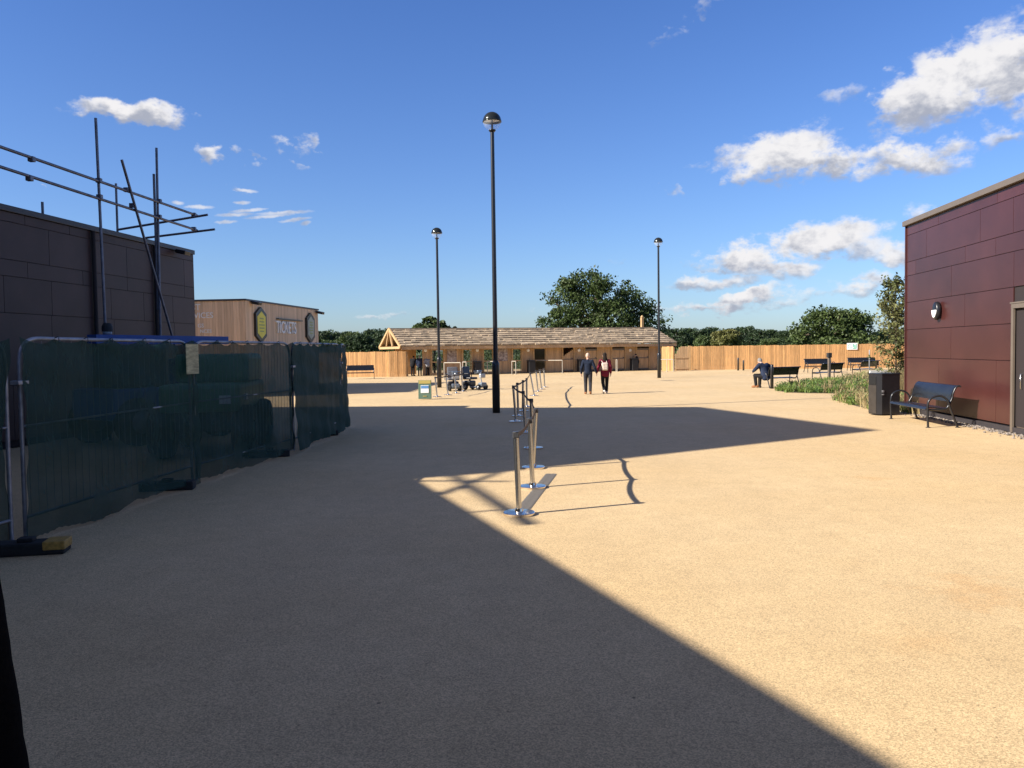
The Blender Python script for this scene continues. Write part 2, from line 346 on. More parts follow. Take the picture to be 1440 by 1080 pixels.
# paving: resin bound buff gravel
def paving():
    m = bpy.data.materials.new('resin_gravel'); m.use_nodes = True; t = m.node_tree; b = t.nodes['Principled BSDF']
    tcn = t.nodes.new('ShaderNodeTexCoord'); V = tcn.outputs['Object']
    def no(scale, det=4, ro=0.6):
        n = t.nodes.new('ShaderNodeTexNoise'); n.inputs['Scale'].default_value = scale; n.inputs['Detail'].default_value = det; n.inputs['Roughness'].default_value = ro
        t.links.new(V, n.inputs['Vector']); return n.outputs[0]
    def mr(v, a, b2, c, d):
        n = t.nodes.new('ShaderNodeMapRange'); t.links.new(v, n.inputs[0])
        for i, x in enumerate((a, b2, c, d)): n.inputs[i+1].default_value = x
        return n.outputs[0]
    def mul(a, b2):
        n = t.nodes.new('ShaderNodeMath'); n.operation = 'MULTIPLY'
        t.links.new(a, n.inputs[0]); t.links.new(b2, n.inputs[1]); return n.outputs[0]
    vo = t.nodes.new('ShaderNodeTexVoronoi'); vo.inputs['Scale'].default_value = 140; t.links.new(V, vo.inputs['Vector'])
    sep = t.nodes.new('ShaderNodeSeparateColor'); t.links.new(vo.outputs['Color'], sep.inputs[0])
    k = mul(mr(sep.outputs[0], 0, 1, 0.66, 1.32), mr(no(0.28, 6), 0.3, 0.7, 0.93, 1.05))
    k = mul(k, mr(no(3.0, 5, 0.65), 0.3, 0.7, 0.93, 1.06))
    v2 = t.nodes.new('ShaderNodeTexVoronoi'); v2.inputs['Scale'].default_value = 9; t.links.new(V, v2.inputs['Vector'])
    k = mul(k, mr(v2.outputs['Distance'], 0.04, 0.07, 0.45, 1.0))
    v3 = t.nodes.new('ShaderNodeTexVoronoi'); v3.inputs['Scale'].default_value = 2.1; t.links.new(V, v3.inputs['Vector'])
    k = mul(k, mr(v3.outputs['Distance'], 0.015, 0.03, 0.35, 1.0))
    # long faint wheel and sweep marks
    mp2 = t.nodes.new('ShaderNodeMapping'); mp2.inputs['Scale'].default_value = (1.2, 0.12, 1); mp2.inputs['Rotation'].default_value = (0, 0, 0.35); t.links.new(V, mp2.inputs[0])
    nw = t.nodes.new('ShaderNodeTexNoise'); nw.inputs['Scale'].default_value = 1.3; nw.inputs['Detail'].default_value = 5; nw.inputs['Distortion'].default_value = 0.6; t.links.new(mp2.outputs[0], nw.inputs['Vector'])
    k = mul(k, mr(nw.outputs[0], 0.35, 0.65, 0.98, 1.015))
    # rusty stains
    def stain(p, r_, lo):
        dn = t.nodes.new('ShaderNodeVectorMath'); dn.operation = 'DISTANCE'; t.links.new(V, dn.inputs[0]); dn.inputs[1].default_value = p
        ad = t.nodes.new('ShaderNodeMath'); ad.operation = 'ADD'; t.links.new(dn.outputs['Value'], ad.inputs[0]); t.links.new(mr(no(3.5, 5), 0.3, 0.7, -r_*.6, r_*.6), ad.inputs[1])
        n = t.nodes.new('ShaderNodeMapRange'); n.interpolation_type = 'SMOOTHSTEP'; t.links.new(ad.outputs[0], n.inputs[0]); n.inputs[1].default_value = 0; n.inputs[2].default_value = r_; n.inputs[3].default_value = lo; n.inputs[4].default_value = 0
        return n.outputs[0]
    st_ = [stain(tuple(G(1385, 835)), 0.6, 0.34), stain(tuple(G(1225, 672)), 0.3, 0.3), stain(tuple(G(1290, 905)), 0.35, 0.2)]
    sc = t.nodes.new('ShaderNodeVectorMath'); sc.operation = 'SCALE'
    mx = t.nodes.new('ShaderNodeMix'); mx.data_type = 'RGBA'; t.links.new(mr(no(0.22, 4), 0.42, 0.68, 0, 1), mx.inputs[0])
    mx.inputs[6].default_value = (0.575, 0.422, 0.235, 1); mx.inputs[7].default_value = (0.55, 0.392, 0.205, 1)
    cur = mx.outputs[2]
    for q_ in st_:
        m3 = t.nodes.new('ShaderNodeMix'); m3.data_type = 'RGBA'; t.links.new(q_, m3.inputs[0]); t.links.new(cur, m3.inputs[6]); m3.inputs[7].default_value = (0.50, 0.27, 0.10, 1); cur = m3.outputs[2]
    t.links.new(cur, sc.inputs[0]); t.links.new(k, sc.inputs['Scale'])
    t.links.new(sc.outputs[0], b.inputs['Base Color'])
    b.inputs['Roughness'].default_value = 0.85; b.inputs['Specular IOR Level'].default_value = 0.25
    bp = t.nodes.new('ShaderNodeBump'); bp.inputs['Strength'].default_value = 0.4; bp.inputs['Distance'].default_value = 0.003
    t.links.new(vo.outputs['Distance'], bp.inputs['Height']); t.links.new(bp.outputs[0], b.inputs['Normal'])
    return m
M['paving'] = paving()
M['field'] = mat('rough_grass', (0.07, 0.10, 0.03), 0.95, var=0.4, vscale=0.4)

# ---------------------------------------------------------------- ground
def sheet(name, pts, z, m):
    b = MB(); b.add([(p[0], p[1], z) for p in pts], [tuple(range(len(pts)))])
    return tag(b.build(name, m), kind='structure')
sheet('ground', [(-1500, -300), (1500, -300), (1500, 2500), (-1500, 2500)], -0.02, M['field'])
sheet('paving', [(-60, -30), (60, -30), (60, 80), (-60, 80)], 0.0, M['paving'])

AX = Vector((0.1012, 0.9949, 0)).normalized()      # direction of the buildings' long walls
AN = Vector((AX.y, -AX.x, 0))                       # their normal, pointing right
ARZ = -math.atan2(AX.x, AX.y)                       # local y -> AX

# ---------------------------------------------------------------- right building
RB = G(1272, 578.5)
PR = RB.copy()
M['brownish0'] = mat('door_brown', (0.10, 0.075, 0.055), 0.5, var=0.1)
def rt(px, py):
    h = plane_hit(px, py, PR, AN); return (PR-h).dot(AX), h.z     # distance toward camera, height
ZR = rt(1270, 313)[1]
bR = empty('clad_building', PR, ARZ, 'maroon panelled building with tan coping and doorway on the right', 'building')
LR = 15.0
# local frame: x to the right (into building), y away; wall face at x=0, from y=0 to y=-LR
MB().box(0.06, 12, -LR, 0, 0.15, ZR-0.14).build('wall', M['joint'], bR)
MB().box(-0.0, 12.1, -LR, 0.03, 0.02, 0.13).build('plinth', M['coping_dark'], bR)
d0 = rt(1421.5, 560)[0]; dw = 2.4; dtop = rt(1421.5, 434)[1]
def clad(rows, joints, z, extra, m, par, L, door=None, gap=0.012, side=1, seed=1):
    rnd = random.Random(seed); b = MB()
    for i in range(len(z)-1):
        js = [0.0] + sorted(joints[i]) + []
        x = js[-1]
        while x < L-1.4: x += rnd.choice([1.5, 2.4, 3.0]); js.append(min(x, L))
        if js[-1] < L: js.append(L)
        for a, c in zip(js[:-1], js[1:]):
            segs = [(a, c)]
            if door and z[i] < door[2]-0.05:
                segs = []
                if a < door[0]: segs.append((a, min(c, door[0])))
                if c > door[1]: segs.append((max(a, door[1]), c))
            for (p, q) in segs:
                if q-p < 0.05: continue
                x0, x1 = (0.03, 0.055) if side > 0 else (-0.055, -0.03)
                b.box(x0+0.0, x1, -q+gap/2, -p-gap/2, z[i]+gap/2, z[i+1]-gap/2, ch=0.002)
    return b.build('cladding', m, par)
zs = [0.16] + [rt(1271, y)[1] for y in (502.8, 464, 426, 389, 369.8, 332.8)] + [ZR-0.14]
zx = lambda z: rt(1200+0.389*z, 480)[0]
jr = [[zx(305), zx(512)], [zx(348), zx(570)], [zx(397)], [zx(348), zx(572)], [zx(220), zx(397)], [zx(258), zx(450)], [zx(300), zx(510)]]
clad(None, jr, zs, None, M['maroon'], bR, LR, (d0, d0+dw, dtop))
c = MB(); c.box(-0.07, 12.2, -LR-0.05, 0.07, ZR-0.137, ZR+0.0, ch=0.01); c.build('coping', M['coping'], bR)
c = MB(); c.box(-0.0, 12.1, 0.0, 0.05, 0.16, ZR-0.14); c.build('end_wall', M['maroon'], bR)
c = MB(); c.box(-0.015, 0.0275, -d0-0.09, -d0, 0.02, dtop+0.09); c.box(-0.015, 0.0275, -d0-dw, -d0-dw+0.09, 0.02, dtop+0.09); c.box(-0.017, 0.0275, -d0-dw, -d0, dtop, dtop+0.1)
c.box(-0.03, 0.6, -d0-dw-0.02, -d0+0.03, dtop+0.1, dtop+0.13)
fr = c.build('door_frame', M['coping'], bR)
c = MB(); c.box(0.0625, 0.09, -d0-dw+0.12, -d0-0.12, 0.05, dtop-0.02)
dr = c.build('door', M['brownish0'], bR)
c = MB(); c.box(0.30, 0.34, -d0-dw+0.02, -d0-0.02, 0.05, dtop-0.01); c.build('back_panel', M['brownish0'], dr)
c = MB(); c.tube([(0.055, -d0-0.35, 0.95), (0.02, -d0-0.35, 0.95), (0.02, -d0-0.35, 1.25), (0.055, -d0-0.35, 1.25)], 0.012, 8); c.build('handle', M['steel'], dr)
# gravel margin
b = MB(); rnd = random.Random(5)
for i in range(1100):
    t = rnd.uniform(0.0, LR); o = -abs(rnd.gauss(0, 0.17))-0.01
    p = PR - AX*t + AN*o; r = rnd.uniform(0.012, 0.035)
    b.ball((p.x, p.y, r*0.4), (r, r*rnd.uniform(.7, 1.2), r*0.7), 5, 3)
tag(b.build('gravel_margin', M['stone']), 'loose pebbles along the foot of the maroon wall', 'gravel', kind='stuff')
# oval wall lamp
t_, z_ = rt(1320, 437)
wl = empty('wall_lamp', PR - AX*t_ + Vector((0, 0, z_)), ARZ, 'oval black and white wall lamp on the maroon building', 'lamp')
Mx = Matrix.Rotation(-math.pi/2, 4, 'Y')
c = MB(); c.lathe([(0.0, 0.0), (0.20, 0.0), (0.21, 0.03), (0.20, 0.09), (0.17, 0.11), (0, 0.115)], 28, Mx @ Matrix.Diagonal((1.12, 0.74, 1, 1)))
c.build('lamp_body', M['black'], wl)
c = MB()
pts = []
for k in range(20):
    an = math.pi + math.pi*k/19; pts.append((0.135*math.cos(an), 0.21*math.sin(an)*0.9))
pts = [(y*1.0, x) for x, y in pts]
Mf = Matrix(((0, 0, -1, 0), (0, 1, 0, 0), (1, 0, 0, 0.02), (0, 0, 0, 1)))
c.prism([(a, b2) for a, b2 in pts], 0.09, 0.125, Mf)
c.build('diffuser', M['white'], wl)

# ---------------------------------------------------------------- left building
PL = plane_hit(272, 352, Vector((0, 25.0, 0)), Vector((0, 1, 0))); ZL = PL.z; PL = Vector((PL.x, 25.0, 0))
def lt(px, py):
    h = plane_hit(px, py, PL, AN); return (PL-h).dot(AX), h.z
bL = empty('clad_building', PL, ARZ, 'dark brown panelled building behind the scaffold tubes on the left', 'building')
LL = 11.6
MB().box(-12, -0.06, -LL, 0, 0.02, ZL-0.13).build('wall', M['joint'], bL)
zl = [0.16, 1.3] + [lt(272, y)[1] for y in (455.5, 420, 404, 367.5)] + [ZL-0.13]
lz = lambda z: lt(z*0.2963, 400)[0]
jl = [[2.0, 4.0], [1.2, 4.2], [lz(822), lz(685), lz(530), lz(250)], [lz(880), lz(610), lz(400), lz(140)], [lz(880), lz(610), lz(245)], [lz(720), lz(345)], [lz(560), lz(236)]]
jl = [sorted(j) for j in jl][:len(zl)-1]
clad(None, jl, zl, None, M['maroon_dull'], bL, LL, side=-1, seed=4)
c = MB(); c.box(-12.1, 0.02, -LL, 0.05, ZL-0.127, ZL, ch=0.01); c.build('coping', M['coping_dark'], bL)
c = MB(); c.box(-12.1, -0.03, 0.0, 0.035, 0.16, ZL-0.13); c.build('end_wall', M['maroon_dull'], bL)
for z in (lz(445), lz(735)):
    c = MB(); c.tube([(0.03, -z, 0.05), (0.03, -z, ZL-0.13)], 0.05, 10)
    c.build('wall_tube', M['joint'], bL)  # dark upright tube on the wall face
# unseen block, added and shaped to cast the long shadow across the yard
HT = 11.5
Sh = [G(1237, 605), G(985, 572.3), G(485, 574)]
tb = [src(p, HT) for p in Sh] + [Vector((-34, 14, 0)), src(G(708, 664), HT)]
c = MB(); c.prism([(p.x, p.y) for p in tb], 0.02, HT-0.2)
tw = empty('shadow_block', (0, 0, 0), 0, 'unseen tall block beyond the left edge, shaped to cast the paving shadow', 'building')
c.build('wall', M['maroon_dull'], tw)
c = MB(); cen = sum(tb, Vector())/5; c.prism([(p.x, p.y) for p in tb], HT-0.199, HT); c.build('roof', M['coping_dark'], tw)
c = MB(); c.prism([(-24.3, 30.4), (-24.3, 37), (-36, 37), (-36, 30.4)], 0.02, 12.0)  # second unseen block, added to shade the ticket office side
tw2 = empty('shadow_block', (0, 0, 0), 0, 'second unseen tall block beyond the left edge, added to shade the ticket office side', 'building')
c.build('wall', M['maroon_dull'], tw2)
c = MB(); c.prism([(-24.25, 30.35), (-24.25, 37.05), (-36.05, 37.05), (-36.05, 30.35)], 12.001, 12.2); c.build('roof', M['coping_dark'], tw2)
# unseen canopy added over the camera to cast the shadow edge and block sky
HC = 4.5
A0 = src(G(1268, 1080), HC); A1 = src(G(590, 676.5), HC); A1 = A1 + (A1-A0)*0.05
dirA = (A0-A1).normalized(); A00 = A0 + dirA*((A0.y-0.3)/-dirA.y if dirA.y < 0 else 0)
ec = empty('shade_canopy', (0, 0, 0), 0, 'unseen flat roof above the camera, shaped to cast the paving shadow edge', 'building')
c = MB(); c.prism([(A00.x, A00.y), (7.5, A00.y), (7.5, -12), (-22, -12), (-22, A1.y), (A1.x, A1.y)], HC-0.25, HC); c.build('roof', M['coping_dark'], ec)
c = MB(); c.prism([(7.3, -4), (7.3, -4.3), (-21.5, -4.3), (-21.5, -4)], 0.02, HC-0.26); c.build('wall', M['maroon_dull'], ec)  # unseen walls below it, added to darken the surroundings
c = MB(); c.prism([(-21.5, -3.9), (-21.5, A1.y-0.3), (-21.8, A1.y-0.3), (-21.8, -3.9)], 0.02, HC-0.26); c.build('wall', M['maroon_dull'], ec)
# unseen bracing tubes, set out to cast their lines across the lit wedge
c = MB()
def braceline(p, q, H1, H2, r=0.05): c.tube([src(G(*p), H1), src(G(*q), H2)], r, 8)
braceline((615, 697), (712, 660), 6.5, 8.5, 0.05); braceline((636, 668), (745, 737), 8.5, 6.0, 0.06)
braceline((560, 676), (715, 677), 7.3, 7.3, 0.04); braceline((640, 722), (716, 716), 5.3, 5.3, 0.03)
tag(c.build('shadow_braces', M['scaf']), 'unseen crossed bracing tubes beyond the left edge, placed for their shadow lines', 'bracing')

# ---------------------------------------------------------------- scaffold on the left building
SO = AN*1.3
def sp(px, py):
    h = plane_hit(px, py, PL+SO, AN); return h
sc = empty('scaffold', (0, 0, 0), 0, 'steel tube scaffold rising above the dark building roof', 'scaffold')
r = 0.03
def stube(a, b2, nm):
    c = MB(); c.tube([a, b2], r, 10); c.build(nm, M['scaf'], sc)
for (t1, t2) in (((134.5, 166), (143, 350)), ((220, 208), (223, 350))):
    a = sp(*t1); b2 = sp(*t2); k = (a.z-0.03)/(a.z-b2.z); foot = a + (b2-a)*k
    stube(a, Vector((foot.x, foot.y, 0.02)), 'standard')
a = sp(221, 245); stube(a + Vector((-0.07, -0.03, 0)), Vector((a.x-0.07, a.y-0.03, 3.0)), 'standard')
for (t1, t2) in (((0, 208), (271, 302)), ((0, 236), (271, 323))):
    a = sp(*t1); b2 = sp(*t2); d = (a-b2).normalized(); a = a + d*6; off = AN*0.06
    stube(a+off, b2+off+(-d)*0.12, 'ledger')
a = sp(164, 225); b2 = sp(235, 470); k = (a.z-0.03)/(a.z-b2.z); e = a+(b2-a)*k; stube(a+AN*0.12, e+AN*0.12, 'brace')
for (p1, p2, ex) in (((292, 302), (166, 323), 0), ((302, 322.5), (205, 334.5), 0)):
    a = plane_hit(p1[0], p1[1], PL+AN*1.85, AN); y0 = a.y
    k = plane_hit(p2[0], p2[1], a, AX); k.z = k.z
    stube(a, k, 'transom')
a = plane_hit(163, 258, PL - AX*2.6, AX); b2 = Vector((a.x, a.y, ZL-0.05)); stube(a, b2, 'standard')
a = plane_hit(59.5, 284, PL - AX*5.7, AX); stube(a, Vector((a.x, a.y, ZL-0.05)), 'standard')
for q in ((136, 254), (137, 277), (175, 267), (221, 283), (221, 305), (41, 224), (38, 251), (183, 289), (270, 302), (270, 322)):
    p = sp(*q) + AN*0.05; c = MB(); c.box(p.x-0.055, p.x+0.055, p.y-0.05, p.y+0.05, p.z-0.05, p.z+0.05, ch=0.012); c.build('coupler', M['scaf'], sc)
# floodlights
def flood(p, label, rz=0, s=1.0, group=None):
    e = empty('floodlight', p, rz, label, 'floodlight', group)
    c = MB(); c.box(0, 0.16*s, -0.03, 0.03, -0.02, 0.02); c.build('bracket', M['black'], e)
    c = MB(); c.box(0.1*s, 0.5*s, -0.22*s, 0.22*s, -0.10*s, 0.06*s, M=Matrix.Rotation(R(12), 4, 'Y'), ch=0.03*s); c.build('housing', M['black'], e)
    return e
h = plane_hit(247, 352, PL+AN*0.0, AN); flood(h, 'black floodlight high on the dark brown building near its corner', ARZ, 0.75)

# ---------------------------------------------------------------- ticket building
PT = Vector((0, 37.0, 0)); h = plane_hit(344.5, 420, PT, Vector((0, 1, 0))); PT = Vector((h.x, 37.0, 0)); ZT = h.z
def tt(px, py):
    h = plane_hit(px, py, PT, AN); return (h-PT).dot(AX), h.z
LT = tt(447, 440)[0]
bT = empty('ticket_office', PT, ARZ, 'timber clad ticket office with hexagon signs beyond the green netting', 'building')
MB().box(-14, -0.03, 0.03, LT-0.03, 0.02, ZT-0.1).build('wall', M['joint'], bT)
c = MB(); y = 0.0
while y < LT-0.01: c.box(-0.029, 0.0, y, min(y+0.135, LT), 0.03, ZT-0.08, ch=0.002); y += 0.141
x = 0.0
while x > -14: c.box(x-0.135, x-0.001, 0.0, 0.029, 0.03, ZT-0.08, ch=0.002); x -= 0.141
c.build('cladding', M['wood_clad'], bT)
MB().box(-14, 0.05, -0.05, LT+0.05, ZT-0.08, ZT, ch=0.008).build('coping', M['coping_dark'], bT)
def text(s, size, par, name, m, Mx, ext=0.012, bold=0.012, space=1.0):
    cu_ = bpy.data.curves.new(name, 'FONT'); cu_.body = s; cu_.size = size; cu_.extrude = ext; cu_.offset = bold; cu_.space_character = space
    cu_.resolution_u = 3
    o = bpy.data.objects.new(name, cu_); COL.objects.link(o)
    bpy.context.view_layer.update()
    me = bpy.data.meshes.new_from_object(o.evaluated_get(bpy.context.evaluated_depsgraph_get()))
    COL.objects.unlink(o); bpy.data.objects.remove(o)
    me.transform(Mx); me.materials.clear(); me.materials.append(m)
    q = bpy.data.objects.new(name, me); COL.objects.link(q); q.parent = par; return q
# text on side facing right: local x->y axis, text up->z, normal +x
def onside(y, z, out=0.01): return Matrix(((0, 0, 1, out), (1, 0, 0, y), (0, 1, 0, z), (0, 0, 0, 1)))
def onfront(x, z, out=-0.01): return Matrix(((1, 0, 0, x), (0, 0, -1, out), (0, 1, 0, z), (0, 0, 0, 1)))
ya, za = tt(387, 468); yb, zb = tt(418, 467); z2 = tt(387, 450)[1]
sg = empty('ticket_sign', PT, ARZ, 'white TICKETS lettering on the timber office wall', 'sign')
tw_ = (yb-ya); text('TICKETS', (z2-za)*1.38, sg, 'letters', M['white'], onside(ya, za, 0.03) @ Matrix.Diagonal((tw_/((z2-za)*1.38*4.2), 1, 1, 1)), 0.05, 0.007)
yl, zl_ = tt(388, 448.5); yr, zr_ = tt(422, 451)
c = MB(); c.box(0.0, 0.16, yl, yr, zl_-0.02, zl_+0.03); c.build('dark_bar', M['black'], sg)  # plain black bar above the lettering
def hexsign(px, py, face, label, g):
    y0, z0 = tt(px, py); e = empty('hexagon_sign', PT + AX*y0 + Vector((0, 0, z0)), ARZ, label, 'sign', None)
    hw = 0.66*g; hh = 0.55*g; pk = 0.35*g
    def hexa(s): return [(-hw*s, -hh*s), (0, -(hh+pk)*s), (hw*s, -hh*s), (hw*s, hh*s), (0, (hh+pk)*s), (-hw*s, hh*s)]
    Mx = Matrix(((0, 0, 1, 0), (1, 0, 0, 0), (0, 1, 0, 0), (0, 0, 0, 1)))
    c = MB(); c.prism(hexa(1), 0.002, 0.12, Mx); c.build('frame', M['black'], e)
    c = MB(); c.prism(hexa(0.76), 0.121, 0.13, Mx); c.build('panel', face, e)
    c = MB()
    for k in range(5): 
        w = hw*0.5*(1-0.12*abs(k-2)); zz = (2-k)*0.16*g; c.prism([(-w, zz-0.035*g), (w, zz-0.035*g), (w, zz+0.03*g), (-w, zz+0.03*g)], 0.131, 0.134, Mx)
    c.build('writing_lines', M['sgn'], e)
M['sgn'] = mat('faded_print', (0.30, 0.34, 0.12), 0.7)
M['yel_panel'] = mat('yellow_panel', (0.66, 0.58, 0.06), 0.5, var=0.12, vscale=5)
M['grn_panel'] = mat('grey_green_panel', (0.34, 0.36, 0.28), 0.5, var=0.3, vscale=5)
hexsign(364.5, 457, M['yel_panel'], 'yellow hexagon sign in a black frame left of the TICKETS lettering', 0.92)
hexsign(434.5, 461, M['grn_panel'], 'grey green hexagon sign in a black frame right of the TICKETS lettering', 0.92)
y0, z0 = tt(353, 424); flood(PT+AX*y0+Vector((0, 0, z0)), 'black floodlight under the ticket office coping at its near corner', ARZ, 0.9)
y0, z0 = tt(444, 438); flood(PT+AX*y0+Vector((0, 0, z0)), 'black floodlight under the ticket office coping at its far end', ARZ, 0.9)
gs = empty('guest_services_sign', PT, ARZ, 'white GUEST SERVICES lettering on the shaded side of the ticket office', 'sign')
def fx(px, py): h = plane_hit(px, py, PT, AX); return (h-PT).dot(AN), h.z
def front_text(s, rpx, y_base, y_top):
    xr, zb_ = fx(rpx, y_base); zt_ = fx(rpx, y_top)[1]; size = (zt_-zb_)*1.42
    o = text(s, size, gs, 'letters', M['white'], Matrix(), 0.01, 0.002)
    w = max(v.co.x for v in o.data.vertices); o.data.transform(onfront(xr-w, zb_, -0.02))
front_text('GUEST', 282, 436, 427.5); front_text('SERVICES', 300, 447, 439); front_text('GS', 287, 460.5, 455); front_text('NCES', 298, 468, 463)

# ---------------------------------------------------------------- shelter with gates
P0 = G(572, 529); PHI = R(20)
ux = Vector((math.cos(PHI), math.sin(PHI), 0)); uy = Vector((-math.sin(PHI), math.cos(PHI), 0))
def sxz(px, py, off=0.0):
    h = plane_hit(px, py, P0+uy*off, uy); return (h-P0).dot(ux), h.z
def wx(px): return sxz(px, 505)[0]
XE = wx(928); DEP = 6.6
EZ = 2.22; RZ = 3.62; OV = 0.75
sh = empty('gate_shelter', P0, PHI, 'long timber gate shelter with shingle roof and open gable end', 'shelter')
M['post'] = M['wood_beam']
# roof shingles in overlapping courses
rnd = random.Random(3); b = MB()
x0r, x1r = -0.55, XE+1.25
y_e = -OV; y_r = DEP/2; NC = 8
for side in (0, 1):
    for k in range(NC):
        a0 = k/NC; a1 = (k+1.35)/NC
        x = x0r
        while x < x1r:
            w = rnd.uniform(0.25, 0.7); x2 = min(x+w, x1r)
            j = rnd.uniform(-0.04, 0.05)/1.0; th = rnd.uniform(0.09, 0.13)
            f0 = max(a0+j*0.3, -0.03); f1 = min(a1, 1.0)
            def pt(f, dz):
                yy = y_e + (y_r-y_e)*f; zz = EZ + (RZ-EZ)*f + dz
                return (yy if side == 0 else DEP-yy), zz
            ya_, za_ = pt(f0, 0.04); yb_, zb_ = pt(f1, 0.0)
            vs = [(x, ya_, za_), (x2-0.01, ya_, za_), (x2-0.01, yb_, zb_), (x, yb_, zb_), (x, ya_, za_+th), (x2-0.01, ya_, za_+th+rnd.uniform(-.015, .02)), (x2-0.01, yb_, zb_+0.03), (x, yb_, zb_+0.03)]
            b.add(vs, [(3, 2, 1, 0), (4, 5, 6, 7), (0, 1, 5, 4), (1, 2, 6, 5), (2, 3, 7, 6), (3, 0, 4, 7)])
            x = x2
b.box(x0r, x1r, y_r-0.12, y_r+0.12, RZ+0.02, RZ+0.10)
b.build('roof', M['shingle'], sh)
c = MB(); c.box(x0r+0.05, x1r-0.05, y_e+0.02, y_e+0.10, EZ-0.22, EZ+0.0); c.build('fascia', M['wood_wall'], sh)
c = MB(); c.add([(x0r+.1, y_e+0.12, EZ-0.03), (x1r-.1, y_e+0.12, EZ-0.03), (x1r-.1, DEP+OV-.12, EZ-0.03), (x0r+.1, DEP+OV-.12, EZ-0.03)], [(0, 1, 2, 3)]); c.box(x0r+.1, x1r-.1, 0.1, DEP-.1, EZ-0.08, EZ-0.05); c.build('ceiling', M['wood_wall'], sh)
# gable truss at the left end
c = MB(); gx = x0r-0.06; 
c.beam((gx, y_e-0.02, EZ-0.02), (gx, y_r, RZ+0.05), 0.10, 0.2); c.beam((gx-0.01, y_r, RZ+0.04), (gx-0.01, DEP+OV+0.02, EZ-0.03), 0.10, 0.2)
c.beam((gx+0.02, y_e+0.15, EZ-0.06), (gx+0.02, DEP+OV-0.15, EZ-0.06), 0.12, 0.18)
c.beam((gx+0.01, y_r-0.1, RZ-0.1), (gx+0.01, y_r-1.15, EZ+0.05), 0.10, 0.16); c.beam((gx+0.015, y_r+0.1, RZ-0.1), (gx+0.015, y_r+1.15, EZ+0.05), 0.10, 0.16)
c.build('gable_frame', M['wood_beam'], sh)
c = MB(); c.add([(gx+2.0, y_e+0.3, EZ), (gx+2.0, DEP+OV-0.3, EZ), (gx+2.0, y_r, RZ-0.1)], [(0, 1, 2)]); c.build('gable_infill', M['shingle'], sh)
# front wall pieces (px ranges)
def boards(b, xa, xb, za, zb, y0=0.0, th=0.035, w=0.16):
    x = xa
    while x < xb-0.01:
        x2 = min(x+w, xb); b.box(x+0.004, x2-0.004, y0, y0+th, za, zb); x = x2
c = MB()
for (a, e) in ((594, 606), (625, 650), (663, 679), (694, 720), (734, 750), (768, 791), (807, 822), (840, 860), (879, 895), (913, 929)):
    c = MB(); boards(c, wx(a), wx(e), 0.02, EZ-0.1)
    c.box(wx(a)+0.01, wx(e)-0.01, 0.036, 0.10, 0.02, EZ-0.09); c.build('front_wall', M['wood_wall'], sh)
for a in (572.5, 606, 624.5, 650, 663.5, 679, 694, 720, 734, 750, 768, 791, 807, 822, 840, 860, 879, 895, 913, 928.5):
    q = wx(a); c = MB(); c.box(q-0.05, q+0.05, -0.07, -0.002, 0.02, EZ-0.1); c.build('post', M['wood_beam'], sh)
c = MB(); boards(c, wx(776), XE+0.05, 0.02, EZ-0.1, DEP); c.build('back_wall', M['wood_wall'], sh)
c = MB(); boards(c, 0, wx(603), 0.02, EZ-0.1, DEP-2.5)
c.build('back_wall', M['wood_wall'], sh)
c = MB()
y = 0.1
while y < DEP-0.2: c.box(XE+0.02, XE+0.06, y, y+0.155, 0.02, EZ-0.05); y += 0.16
c.build('end_wall', M['wood_wall'], sh)
for (a, e) in ((606, 625), (650, 663), (679, 694), (720, 734), (750, 768)):
    xa, xb = wx(a)+0.06, wx(e)-0.06
    f = MB(); f.box(xa, xb, 0.0, 0.06, 0.04, 0.16); f.box(xa, xb, 0.0, 0.06, 0.98, 1.06); f.box(xa, xb, 0.0, 0.06, EZ-0.3, EZ-0.2); f.box(xa, xa+0.05, -0.001, 0.061, 0.04, EZ-0.2); f.box(xb-0.05, xb, -0.001, 0.061, 0.04, EZ-0.2)
    fo = f.build('window', M['wood_beam'], sh)
    MB().box(xa+0.05, xb-0.05, 0.025, 0.032, 0.16, EZ-0.3).build('pane', M['glass'], fo)
M['poster'] = mat('poster_print', (0.24, 0.12, 0.09), 0.5, var=0.7, vscale=5, col2=(0.5, 0.42, 0.36))
for (a, e) in ((628.5, 642), (700.5, 713.5)):
    MB().box(wx(a), wx(e), -0.05, -0.03, 1.0, EZ-0.22).build('poster', M['poster'], sh)
for i, (a, e) in enumerate(((791, 807), (822, 840), (860, 879), (895, 913))):
    xa, xb = wx(a)+0.07, wx(e)-0.07; g = MB()
    x = xa
    while x < xb-0.01:
        x2 = min(x+0.15, xb); zt = 1.85 if i else 1.35+0.55*(x-xa)/(xb-xa); g.box(x+0.004, x2-0.004, -0.02, 0.02, 0.12, zt); x = x2
    go = g.build('gate', M['wood_wall'], sh)
    for (za_, zb_) in ((1.02, 1.09), (0.1, 0.2), (1.72, 1.87))[:3 if i else 2]:
        g = MB(); g.box(xa, xb, -0.035, -0.021, za_, zb_); g.build('rail', M['coping'], go)
    g = MB(); g.box(xb-0.16, xb-0.05, -0.06, -0.036, 1.1, 1.16); g.build('latch', M['black'], go)
c = MB(); 
for px in (598, 671, 742.5, 814, 886): 
    x, z = sxz(px, 491); c = MB(); c.lathe([(0, 0), (0.13, 0), (0.14, 0.03), (0.10, 0.09), (0, 0.11)], 16, Matrix.Translation((x, -0.001, z-0.08)) @ Matrix.Rotation(math.pi/2, 4, 'X')); c.build('wall_light', M['white'], sh)
for px in (609, 682, 754, 826, 897):
    x, z = sxz(px, 488); c = MB(); c.box(x-0.3, x+0.3, -0.35, -0.08, EZ-0.18, EZ-0.08, ch=0.02); c.build('speaker', M['black'], sh)
